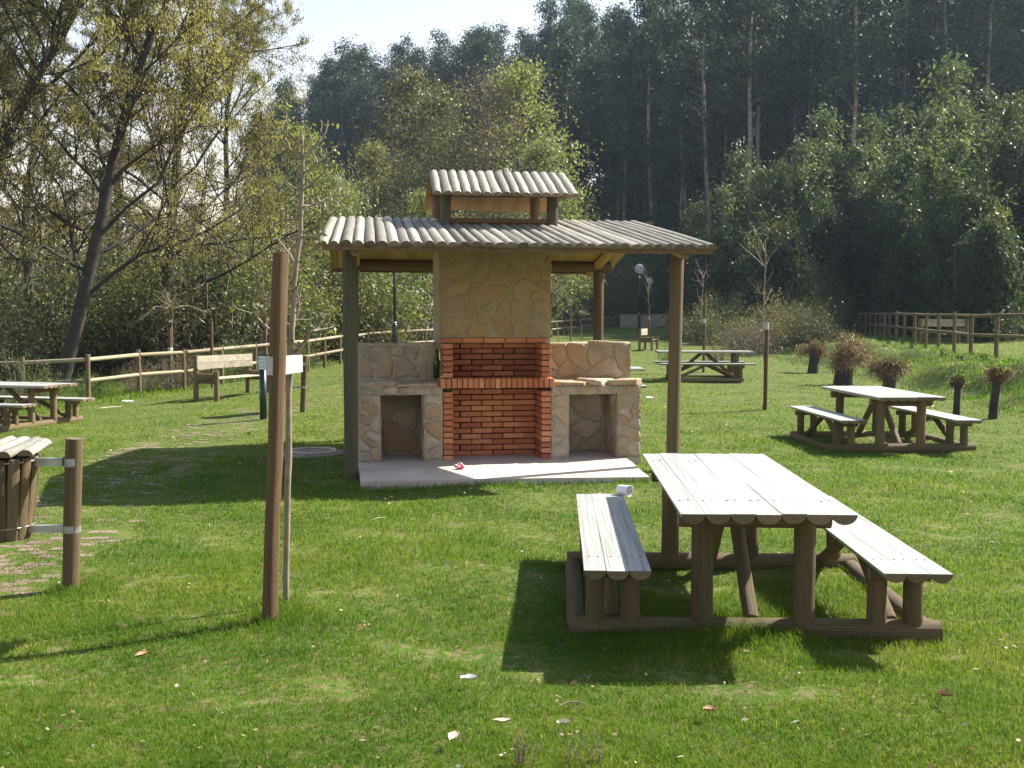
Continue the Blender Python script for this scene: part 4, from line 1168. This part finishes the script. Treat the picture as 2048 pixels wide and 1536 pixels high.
for i in range(20):
    y = q.uniform(38, 60); toe = np.interp(y, *TOE); top = np.interp(y, *TOP); x = toe+(top-toe)*q.uniform(.05, .6)
    shrub(q.choice(['brush', 'brush', 'ivy']), x, y, q.uniform(.3, .6), 'on the dark far part of the bank', 'on the far bank')

for i in range(34):
    px = 1395+i*7.6+q.uniform(-6, 6); y = q.uniform(36, 58)
    x = (px-1024)/F*y
    if x < np.interp(y, *TOE)-.6: y = q.uniform(48, 62); x = (px-1024)/F*y
    shrub(q.choice(['brush', 'brush', 'ivy', 'brush', 'olive']), x, y, q.uniform(.45, .85), 'covering the dark bank behind the lone lawn sapling', 'behind the lawn sapling')
# ------------------------------------------------------------------ pollarded stumps on the bank
def pollard(px, py, hx, hy, rpx, seed, label):
    p = at(px, py); Sx = F/p.y; H = (py-hy)/Sx; ox = (hx-px)/Sx; rr = rpx/Sx*.8
    r = np.random.default_rng(seed); T = Tubes()
    T.add([[0, 0, -.15], [ox*.3, 0, H*.35], [ox*.75, .02, H*.7], [ox, 0, H*.95]], [max(.06, rr*.5), max(.05, rr*.42), max(.05, rr*.42), rr*.45], 9)
    t = thing('pollarded_stump', label, 'tree', (p.x, p.y, tz(p.x, p.y)), 0, 'pollarded stumps along the bank')
    mobj('trunk', T.mesh('trunk', M['bark_dark']), t)
    n = int(4200); d = r.normal(size=(n, 3)); d[:, 2] = d[:, 2]-.05; d /= np.linalg.norm(d, axis=1)[:, None]
    kn = r.normal(size=(5, 3))*rr*np.array([.5, .3, .28]); kk = r.integers(0, 5, n)
    C = np.array([ox, 0, H*.92])+kn[kk]+d*rr*.66*r.uniform(.1, .95, (n, 1))
    V, Fc = quads(C, rr*r.uniform(.12, .34, n), .007+rr*.014, dirs=d+r.normal(size=(n, 3))*.45, r=r)
    mobj('twigs', mesh_np('twigs', V, Fc, M['redtwig'], tint=r.random(n)), t)
    n = int(260); C = np.array([ox, 0, H])+r.normal(size=(n, 3))*rr*.4
    V, Fc = quads(C, .05, .03, r=r); mobj('leaves', mesh_np('leaves', V, Fc, M['greenbush'], tint=r.random(n)), t)
pollard(1625, 747, 1632, 695, 30, 1, 'pollarded stump leaning right, farthest left of the row on the bank')
pollard(1685, 770, 1692, 703, 52, 2, 'largest pollarded stump with a broad twiggy head on the bank')
pollard(1778, 790, 1780, 726, 38, 3, 'round headed pollarded stump just right of the largest one')
pollard(1912, 833, 1916, 758, 20, 4, 'thin short pollarded stump above the right bench of the second table')
pollard(1984, 838, 1996, 742, 25, 5, 'tall narrow pollarded stump nearest the right picture edge')

# ------------------------------------------------------------------ young trees and stakes
def strip_band(name, p, q_, r1, r2, z0, z1, m, parent):
    """band running round two poles at p and q_ (parent frame xy)"""
    p = Vector(p); q_ = Vector(q_); d = (q_-p).normalized(); a0 = math.atan2(d.y, d.x)
    loop = [(p.x+r1*math.cos(a0+PI/2+PI*k/8), p.y+r1*math.sin(a0+PI/2+PI*k/8)) for k in range(9)]
    loop += [(q_.x+r2*math.cos(a0-PI/2+PI*k/8), q_.y+r2*math.sin(a0-PI/2+PI*k/8)) for k in range(9)]
    V = [(x, y, z) for z in (z0, z1) for x, y in loop]; n = len(loop)
    c = Vector((sum(l[0] for l in loop)/n, sum(l[1] for l in loop)/n))
    V += [(c.x+(x-c.x)*.97, c.y+(y-c.y)*.97, z) for z in (z0, z1) for x, y in loop]
    Fc = []
    for i in range(n):
        j = (i+1) % n
        Fc += [[i, j, n+j, n+i], [2*n+i, 3*n+i, 3*n+j, 2*n+j], [n+i, n+j, 3*n+j, 3*n+i], [i, 2*n+i, 2*n+j, j]]
    return mobj(name, pmesh(name, V, Fc, m), parent)
# foreground stake
sb = Vector((-1.222, 5.19, 0))
st = thing('tree_stake', 'thick brown wooden stake beside the foreground sapling, white strap round both', 'stake', (sb.x, sb.y, tz(sb.x, sb.y)))
put_log('pole', (0, 0, -.15), (.082, .0, 1.845), .0385, [M['stake'], M['end'], M['stake']], st, n=18, wob=.11)
strip_band('strap', (.047, .0), (.115, .30), .0415, .012, 1.245, 1.335, M['strap'], st)
# foreground sapling
def sapling_px(paths, D, base, label, leaves=True):
    t = thing('sapling', label, 'young tree', (base.x, base.y, tz(base.x, base.y)))
    T = Tubes(); r = np.random.default_rng(8); tips = []
    lo = t.location
    first = True; thin = Tubes()
    for rad0, rad1, pp, dy in paths:
        P = [np.array(atD(x, y, D+dy*i/(len(pp)-1))-lo) for i, (x, y) in enumerate(pp)]
        if first: P[0][2] = -.08
        # resample
        A = np.array(P); tt = np.linspace(0, len(P)-1, max(4, len(P)*3)); B = np.stack([np.interp(tt, np.arange(len(P)), A[:, c]) for c in range(3)], 1)
        B[1:-1] += r.normal(size=(len(B)-2, 3))*.002
        rr = 1.25*np.linspace(rad0, rad1, len(B))*(1+.18*(r.random(len(B))-.3))
        if first: T.add(B, rr, 8)
        else:
            tb = Tubes(); tb.add(B, rr, 8); bo = mobj('branch', tb.mesh('branch', M['twig']), t)
            if leaves and r.random() < .75:
                Cs = np.repeat(B[-1:], 7, 0)+r.normal(size=(7, 3))*.018
                V, Fc = quads(Cs, .035*r.uniform(.6, 1.3, 7), .018, droop=.4, r=r)
                mobj('leaf_buds', mesh_np('leaf_buds', V, Fc, M['alder'], tint=r.random(7)), bo)['kind'] = 'stuff'
        if first:
            # buds and short spurs on the stem
            for k in range(34):
                i = r.integers(2, len(B)-1); d = unit(r.normal(size=3)*[1, 1, .5])
                thin.add(np.array([B[i], B[i]+d*(rad0*.9+.008), B[i]+d*(rad0+.014)+[0, 0, .006]]), [.005, .004, .002], 4)
        first = False
    mobj('trunk', T.mesh('trunk', M['twig']), t); mobj('spurs', thin.mesh('spurs', M['twig']), t)['kind'] = 'stuff'
    if False:
        Cs = np.concatenate([np.repeat(b[-1:], 7, 0) for b in tips if r.random() < .75]); Cs = Cs+r.normal(size=Cs.shape)*.018
        V, Fc = quads(Cs, .035*r.uniform(.6, 1.3, len(Cs)), .018, droop=.4, r=r)
        mobj('leaf_buds', mesh_np('leaf_buds', V, Fc, M['alder'], tint=r.random(len(Cs))), t)
    return t
P_ = [(.014, .0075, [(572, 1216), (576, 950), (577, 800), (584, 700), (586, 600), (592, 540), (599, 470), (604, 400), (605, 318)], 0),
      (.006, .003, [(604, 318), (604, 285), (603, 262), (600, 256)], 0), (.004, .002, [(606, 312), (610, 290), (614, 262)], .03),
      (.006, .003, [(602, 318), (592, 312), (580, 298), (568, 274), (573, 268), (574, 245), (571, 224)], -.05),
      (.006, .002, [(606, 316), (622, 302), (638, 283), (646, 270), (641, 262), (644, 243)], .05), (.004, .002, [(638, 283), (650, 265), (656, 240)], .05),
      (.006, .003, [(606, 345), (620, 340), (634, 326), (650, 318), (665, 302), (674, 292)], .08), (.004, .002, [(634, 326), (627, 310), (618, 294)], .02),
      (.005, .002, [(606, 380), (630, 363), (648, 345), (660, 330), (666, 322)], -.1), (.005, .002, [(604, 380), (588, 376), (574, 365), (558, 358)], .05),
      (.005, .002, [(606, 413), (622, 411), (645, 402), (655, 394)], .1), (.003, .002, [(640, 404), (634, 392)], .1),
      (.005, .003, [(602, 473), (615, 474), (634, 474)], -.04), (.003, .002, [(634, 474), (650, 462)], -.04), (.005, .003, [(598, 440), (570, 438), (548, 446)], .1),
      (.008, .004, [(586, 712), (606, 690), (624, 664), (636, 654), (648, 640), (660, 626)], .10), (.005, .002, [(612, 682), (598, 690), (586, 686)], 0), (.004, .002, [(626, 662), (650, 658), (668, 654)], .12),
      (.006, .003, [(587, 655), (594, 630), (600, 603), (612, 598)], .04), (.004, .002, [(598, 610), (595, 585), (593, 574)], .0), (.003, .0015, [(590, 640), (620, 638), (655, 628)], .1),
      (.007, .003, [(585, 690), (565, 678), (544, 662), (524, 645), (506, 626)], -.02), (.004, .002, [(506, 627), (488, 623), (476, 618), (466, 610)], -.02), (.003, .002, [(508, 628), (505, 612)], -.02),
      (.006, .003, [(586, 600), (572, 588), (566, 570), (565, 545)], -.05), (.004, .002, [(588, 610), (600, 590), (604, 560)], .05), (.005, .003, [(594, 532), (580, 510), (556, 478)], .05), (.004, .002, [(586, 650), (560, 640), (548, 600)], .2)]
sapling_px(P_, 5.5, Vector((-1.184, 5.5, 0)), 'bare foreground sapling with pale twigs and opening buds tied to the thick brown stake')

def staked(px, pyb, stk_top, tree_top, label, seed, band=None, lab2=None, kind='plain', Dset=None):
    if Dset:
        X = (px-1024)/F*Dset; p = Vector((X, Dset, tz(X, Dset)))
    else: p = at(px, pyb)
    Sx = F/p.y; z0 = tz(p.x, p.y)
    yb = 646+(EYE-z0)*Sx
    Hs = (yb-stk_top)/Sx
    if stk_top:
        t = thing('tree_stake', lab2, 'stake', (p.x, p.y, z0))
        put_log('pole', (0, 0, -.1), (.01, 0, Hs), .035, [M['stake'], M['end'], M['stake']], t, n=8)
        if band: z = (yb-band)/Sx; strip_band('strap', (0, 0), (-.0, .12), .042, .03, z-.06, z+.06, M['strap'], t)
    if not tree_top: return
    H = (yb-tree_top)/Sx; r = np.random.default_rng(seed); T = Tubes(); tips = []
    t = thing('sapling', label, 'young tree', (p.x-.0, p.y+.14, tz(p.x, p.y+.14)))
    zz = np.linspace(-.1, H, 8); tr = np.stack([r.normal(size=8)*.02, r.normal(size=8)*.02, zz], 1)
    T.add(tr, np.linspace(.02, .006, 8), 6)
    if kind == 'plain':
        spec = dict(wob=.12, up=(.1, .12, .1), nb=(0, 3), len=(0, .45), fwd=1.1, rmin=.002)
        for k in range(13):
            f = r.uniform(.5, 1); q0 = np.array([0, 0, H*f]); a = r.random()*6.28
            grow(r, q0, unit(np.array([math.cos(a), math.sin(a), .9])), H*.22*r.uniform(.5, 1.1), .007, 1, T, tips, spec)
        mobj('trunk', T.mesh('trunk', M['twig']), t)
    else:
        for k in range(26):
            a = r.random()*6.28; e = r.uniform(-.2, 1.4); L = r.uniform(.3, 1.3)*(.9 if kind == 'willow' else .4)
            d = np.array([math.cos(a)*math.cos(e), math.sin(a)*math.cos(e), math.sin(e)]); q0 = np.array([0, 0, H*.9])
            P0 = [q0+d*L*s-np.array([0, 0, .35*L*s*s])+r.normal(size=3)*.05*s for s in np.linspace(0, 1, 5)]
            T.add(P0, [.008, .006, .005, .004, .002], 4); tips.append(np.array(P0))
        mobj('trunk', T.mesh('trunk', M['twig']), t)
        V, Fc = tipleaves(r, tips, 34 if kind == 'willow' else 8, .035, .014, .3, .045)
        mobj('leaves', mesh_np('leaves', V, Fc, M['alder'], tint=r.random(len(Fc))), t)
staked(1530, 821, 652, 478, 'bare sapling on the open lawn left of the second picnic table', 11, 652, 'stake with white strap on the open lawn left of the second picnic table')
staked(1407, 745, 592, 540, 'thin sapling behind the far side on picnic table', 12, 642, 'stake with white strap behind the far side on picnic table')
staked(341, 778, 655, 600, 'pollarded young willow with radiating yellow green shoots behind the left rail fence', 13, 700, 'brown stake of the young willow behind the left fence', 'willow')
staked(423, 782, 642, 0, '', 14, None, 'brown stake with pale tip behind the left end of the park bench', Dset=23.5)
staked(531, 760, 636, 585, 'thin sapling just left of the foreground stake, beyond the fence', 15, None, 'brown stake beyond the fence, just left of the foreground stake', Dset=27.5)
staked(1297, 720, 618, 560, 'thin reddish sapling beside the globe lamps', 16, 636, 'stake beside the globe lamps', Dset=50)
staked(1117, 700, 0, 565, 'feathery sapling seen right behind the stone hood edge', 17, None, None, 'willow', Dset=40)
staked(1141, 700, 640, 590, 'slim sapling between the hood and the shelter back post', 18, None, 'thin stake between the hood and the shelter back post', Dset=42)
staked(1163, 700, 0, 618, 'small dry star shaped pollard beside the shelter back post', 19, None, None, 'star', Dset=42)
# small bushes behind the side-on table
shrub('brush', 6.05, 30.5, .42, 'beside the strapped stake behind the far picnic table', 'behind the far picnic table')
shrub('greenbush', 4.7, 31.5, .32, 'low behind the far picnic table', 'low behind the far table')

# ------------------------------------------------------------------ paving of the overgrown path
pm_, pt_, pb_ = mat('red_brown_paver')
c_ = ramp(pt_, orand(pt_), [(0, (.15, .10, .075)), (1, (.24, .165, .125))]); f_ = noise(pt_, objcoord(pt_), 30, 4)
pt_.links.new(mixc(pt_, ramp(pt_, f_, [(.4, 0.), (.7, .5)]), c_, (.14, .09, .07)), pb_.inputs['Base Color']); pb_.inputs['Roughness'].default_value = .95
pav = thing('path', None, None, (0, 0, 0)); pav['kind'] = 'structure'
b = MB(); b.box(-.098, .098, -.046, .046, -.03, .006); PV = b.mesh('paver', pm_)
cnt = 0; q = random.Random(6); y = 4.9
rest = MB()
while y < 19:
    cx = float(np.interp(y, py_, px_))
    for k in range(6):
        x = cx-.55+k*.215+(.1 if int(y*10) % 2 else 0)
        if q.random() < .5+(.2 if y > 7.6 else 0): continue
        z = tz(x, y)
        if cnt < 290:
            mobj('paver', PV, pav, (x+q.uniform(-.01, .01), y, z-.005), (q.uniform(-.02, .02), q.uniform(-.02, .02), q.uniform(-.08, .08)+.12)); cnt += 1
        else: rest.box(x-.098, x+.098, y-.046, y+.046, z-.02, z+.006)
    y += .108
rest.build('paving', pm_, pav)['kind'] = 'stuff'

# ------------------------------------------------------------------ grass
def frac_noise(x, y, sc, seed):
    r = np.random.default_rng(seed); v = 0
    for o in range(5):
        a = r.random()*6.28; f = sc*(1.7**o); ph = r.random(2)*6.28
        v = v+np.sin((x*math.cos(a)+y*math.sin(a))*f+ph[0]+1.3*np.sin((y*math.cos(a)-x*math.sin(a))*f*.7+ph[1]))/(1.35**o)
    return v/2.6
gmat = leafmat('lawn_grass', [(0, (.032, .080, .004)), (.4, (.078, .138, .009)), (.75, (.140, .178, .018)), (.9, (.19, .19, .035)), (1, (.34, .28, .14))], .42, .6, .15, tcol=1.6)
def grass():
    r = np.random.default_rng(3)
    def sample(n, d0, d1, pw):
        u = r.random(n); D = (d0**(1-pw)+u*(d1**(1-pw)-d0**(1-pw)))**(1/(1-pw)); a = r.uniform(-.54, .54, n)
        return D*a, D
    X1, Y1 = sample(420000, 2.7, 9, 1.25); X2, Y2 = sample(230000, 9, 26, 1.7); X3, Y3 = sample(70000, 26, 92, 1.9)
    x = np.concatenate([X1, X2, X3]); y = np.concatenate([Y1, Y2, Y3])
    # slab, barbecue footprint, path
    c, s = math.cos(YAW), math.sin(YAW); dx, dy = x-OX.x, y-OX.y; a = dx*c+dy*s; d = -dx*s+dy*c
    keep = ~((a > .07) & (a < 3.08) & (d > np.interp(a, [0, 1.3, 2.76], [-.67, -.68, -.79])) & (d < 1.95) & ~((a > 2.80+.08*(d+.35)) & (d < .6)))
    nz = frac_noise(x, y, 1.1, 1)
    bare = frac_noise(x, y, 4.2, 2)
    keep &= ~((bare > .55) & (r.random(len(x)) < np.clip((bare-.55)*5, 0, .85)))
    pd = pathdist(x, y); pn = frac_noise(x, y, 2.6, 9); keep &= ~((pd < .62) & (y > 3.4) & (y < 24) & (r.random(len(x)) < np.clip(.02+1.0*(pn-.12), .02, .62)*np.where(y > 11, .5, 1)))
    keep &= ~((x+2.29)**2+(y-11.98)**2 < .33**2)
    toe = np.interp(y, *TOE); top = np.interp(y, *TOP)
    keep &= ~((x > toe) & (y > 34) & (x < top) & (r.random(len(x)) < .6))
    keep &= ~((x > top+9+.0*y) & (y > 40))
    x, y, nz, bare = x[keep], y[keep], nz[keep], bare[keep]; n = len(x)
    z = terrain(x, y); D = y
    toe = np.interp(y, *TOE); top = np.interp(y, *TOP); onbank = np.clip((x-toe)/1.2, 0, 1)*(y > 12)
    behind = (x < np.interp(y, [15, 18, 22, 28, 31, 35.2, 37.2, 60], [-9.5, -8.6, -7.2, -5.75, -5.4, -4.8, -3.2, 2.6]))*(y > 17)
    h = (.028+.012*nz-.010*bare)*(1-.35*(pathdist(x, y) < .7))*(1+2.2*onbank*(x < top+.4)+.4*onbank+1.6*behind)
    # longer tufts around posts and logs
    for (qx, qy, qr, k) in ((-1.22, 5.22, .2, 1.3), (-1.18, 5.5, .16, 1.1), (-2.46, 5.83, .17, .6), (1.16, 4.9, .3, .6), (1.9, 4.86, .4, .6), (.7, 4.87, .5, .5), (1.3, 5.6, .6, .6), (4.5, 12.3, .8, .6), (4.37, 18.1, .3, .8), (-1.56, 10.14, .25, .5), (1.66, 10.7, .25, .5)):
        h = h*(1+k*np.exp(-((x-qx)**2+(y-qy)**2)/qr**2))
    aa = (x-OX.x)*c+(y-OX.y)*s; dd_ = -(x-OX.x)*s+(y-OX.y)*c
    h = h*(1+.9*((dd_ > -.92) & (dd_ < -.6) & (aa > 0) & (aa < 2.9)))
    h = np.clip(h, .012, .22)*r.uniform(.5, 1.4, n)*np.clip(1+(D-25)/90, 1, 1.5)
    wd = np.clip(.0021*np.maximum(1, D/4.2), .0021, .05)*r.uniform(.7, 1.4, n)
    az = r.random(n)*2*PI; lean = r.uniform(.15, 1.15, n)*h
    dx, dy = np.cos(az), np.sin(az); sx, sy = -dy*wd, dx*wd
    b = np.stack([x, y, z-.004], 1)
    side = np.stack([sx, sy, np.zeros(n)], 1)
    midp = b+np.stack([dx*lean*.35, dy*lean*.35, h*.6], 1); tip = b+np.stack([dx*lean, dy*lean, h*(1-.25*(lean/h-.15))], 1)
    near = D < 9
    V = np.stack([b-side*.5, b+side*.5, midp+side*.4, midp-side*.4, tip], 1).reshape(-1, 3)
    i0 = np.arange(n)*5
    q4 = np.stack([i0, i0+1, i0+2, i0+3], 1); t3 = np.stack([i0+3, i0+2, i0+4], 1)
    lo_ = frac_noise(x, y, .45, 21); fine = frac_noise(x, y, 9., 22)
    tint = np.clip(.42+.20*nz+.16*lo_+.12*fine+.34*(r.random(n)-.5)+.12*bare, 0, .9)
    shade_stripe = np.sin(x*2.6+y*1.7+1.2*np.sin(y*2.1))*np.sin(y*1.1-x*.9+1)
    tint = np.where((onbank > .3) & (x < top+.4), tint*np.where(shade_stripe < .1, .3, .75), tint)  # bank shading painted into the blade tint, darkest in the stripes
    # drier, yellower blades in worn spots and single straw blades
    tint = np.where(r.random(n) < np.clip(.05+.32*(bare-.3)+.09*fine, .015, .45), r.uniform(.85, 1, n), tint)
    tint = np.where(onbank*r.random(n) > .6, np.clip(tint+.2, 0, 1), tint)
    for (qx, qy, qr) in ((-1.2, 5.3, .55), (1.3, 5.6, .9)):
        w_ = np.exp(-((x-qx)**2+(y-qy)**2)/qr**2); tint = np.where(tint < .85, tint*(1-.0*w_)+.0, tint)
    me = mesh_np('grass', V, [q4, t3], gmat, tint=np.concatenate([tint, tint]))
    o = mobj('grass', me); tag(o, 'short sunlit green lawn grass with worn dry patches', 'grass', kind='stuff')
grass()

# litter in the grass: dry leaf bits, straw, daisies
def litter():
    r = np.random.default_rng(12)
    lm = leafmat('dry_litter', [(0, (.20, .12, .06)), (.5, (.36, .26, .15)), (.85, (.5, .42, .3)), (1, (.75, .74, .7))], .2, .6)
    n = 1300; u = r.random(n); D = 2.8*(24/2.8)**u; x = D*r.uniform(-.53, .53, n)
    c, s = math.cos(YAW), math.sin(YAW); dx, dy = x-OX.x, D-OX.y; a = dx*c+dy*s; d = -dx*s+dy*c
    k = ~((a > .07) & (a < 3.08) & (d > -.7) & (d < 1.95)); x, D = x[k], D[k]; n = len(x)
    P = np.stack([x, D, terrain(x, D)+.03], 1)
    dirs = r.normal(size=(n, 3)); dirs[:, 2] *= .25
    V, Fc = quads(P, .024*r.uniform(.4, 1.6, n)*np.clip(D/7, 1, 2), .012*r.uniform(.3, 1.6, n)*np.clip(D/7, 1, 2), dirs=dirs, r=r)
    tag(mobj('leaf_litter', mesh_np('leaf_litter', V, Fc, lm, tint=r.random(n)**1.9)), 'scattered bits of dry leaf, straw and small white flowers in the lawn', 'leaf litter', kind='stuff')
    return lm
lm = litter()
def scrap(name, px, py, L, Wd, m, label, cat, rz, seed):
    p = at(px, py); q = random.Random(seed)
    V = []; nx, ny = 6, 4
    for j in range(ny):
        for i in range(nx):
            x = (i/(nx-1)-.5)*L; y = (j/(ny-1)-.5)*Wd*(1-.75*abs(2*i/(nx-1)-1)**1.6)
            V.append((x, y, .02*abs(y)/Wd*2+q.uniform(0, .006)+.012*(2*i/(nx-1)-1)**2))
    V += [(x, y, z-.0015) for x, y, z in V]; k = nx*ny
    Fc = [[j*nx+i, j*nx+i+1, (j+1)*nx+i+1, (j+1)*nx+i] for j in range(ny-1) for i in range(nx-1)]
    Fc += [[a_+k for a_ in f_][::-1] for f_ in Fc]
    o = mobj(name, pmesh(name, V, Fc, m, True), None, (p.x, p.y, tz(p.x, p.y)+.032), (q.uniform(-.1, .1)+.25, q.uniform(-.1, .1), rz)); tag(o, label, cat)
dl = simple('pale_dry_leaf', (.62, .52, .38), .7, 0, 30, .25); db = simple('brown_dry_leaf', (.33, .2, .11), .8, 0, 30, .3)
scrap('paper_scrap', 937, 1379, .065, .035, M['white'], 'white scrap lying in the grass below the shelter, upper of the foreground bits', 'scrap', .1, 1)
scrap('dry_leaf', 1003, 1470, .07, .022, dl, 'long pale dry leaf near the bottom centre of the lawn', 'leaf', .3, 2)
scrap('dry_leaf', 905, 1501, .05, .035, dl, 'short wide pale dry leaf low in the grass left of the long one', 'leaf', 1.1, 3)
scrap('dry_leaf', 1128, 1470, .05, .028, dl, 'pale dry leaf right of the long one at the bottom centre', 'leaf', -.2, 4)
scrap('dry_leaf', 285, 1332, .06, .03, db, 'curled brown leaf under the stake shadow at lower left', 'leaf', .7, 5)
scrap('dry_leaf', 1418, 1446, .055, .03, db, 'reddish brown leaf in the foreground grass below the nearest table', 'leaf', .3, 6)
scrap('dry_leaf', 1890, 1413, .055, .032, db, 'dark brown leaf at the lower right of the lawn', 'leaf', -.6, 7)
scrap('paper_scrap', 256, 807, .22, .10, M['white'], 'white paper scrap on the lawn in front of the left rail fence', 'scrap', .2, 8)
scrap('wood_chip', 221, 820, .42, .035, dl, 'long pale chip of wood on the lawn left of the park bench', 'wood chip', .6, 9)
scrap('paper_scrap', 1300, 800, .14, .07, M['white'], 'small white scrap on the lawn just right of the stone counter', 'scrap', .1, 10)
p = at(1145, 1432); T = Tubes(); T.add([[-.05, 0, .02], [-.02, .02, .028], [.02, .025, .03], [.055, .012, .02]], [.003, .0035, .003, .002], 5)
tag(mobj('twig', T.mesh('twig', M['twig']), None, (p.x, p.y, tz(p.x, p.y)+.01)), 'small bent twig lying in the foreground grass', 'twig')
p = at(757, 1049); T = Tubes(); T.add([[-.045, -.02, .02], [0, 0, .03], [.05, .03, .03]], [.003, .0035, .002], 5)
tag(mobj('twig', T.mesh('twig', simple('straw', (.6, .52, .36), .7)), None, (p.x, p.y, tz(p.x, p.y)+.02)), 'short pale straw stalk in the grass between sapling and slab', 'twig')
# dead heather like stalks at the bottom edge
def stalks(px0, px1, label, seed):
    r = np.random.default_rng(seed); T = Tubes(); p = at((px0+px1)/2, 1532); lo = Vector((p.x, p.y-.02, tz(p.x, p.y)))
    for k in range(9):
        x = (r.random()-.5)*(px1-px0)/F*p.y; h = r.uniform(.05, .11); tips = []
        pts = [np.array([x, r.normal()*.01, 0])]
        for i in range(5): pts.append(pts[-1]+np.array([r.normal()*.006, r.normal()*.006, h/5]))
        T.add(pts, np.linspace(.0018, .0008, 6), 4)
        for i in range(1, 6):
            for _ in range(2):
                T.add([pts[i], pts[i]+np.array([r.normal()*.01, r.normal()*.01, .008+r.random()*.008])], [.0012, .0008], 3)
    tag(mobj('dead_weed', T.mesh('dead_weed', simple('grey_brown_stalk', (.16, .11, .09), .9)), None, lo), label, 'weed')
stalks(1025, 1075, 'dry brown weed stalks at the bottom edge, left clump', 1)
stalks(1120, 1205, 'dry brown weed stalks at the bottom edge, right clump', 2)

# ------------------------------------------------------------------ haze
if HAZE:
    b = MB(); b.box(-260, 260, -30, 330, -4, 75)
    hm = bpy.data.materials.new('haze'); hm.use_nodes = True; t = hm.node_tree; t.nodes.clear()
    out = t.nodes.new('ShaderNodeOutputMaterial'); pv = t.nodes.new('ShaderNodeVolumePrincipled')
    pv.inputs['Color'].default_value = (.62, .80, 1, 1); pv.inputs['Density'].default_value = HAZE; pv.inputs['Anisotropy'].default_value = .35
    t.links.new(pv.outputs[0], out.inputs['Volume'])
    tag(b.build('haze', hm), kind='stuff')
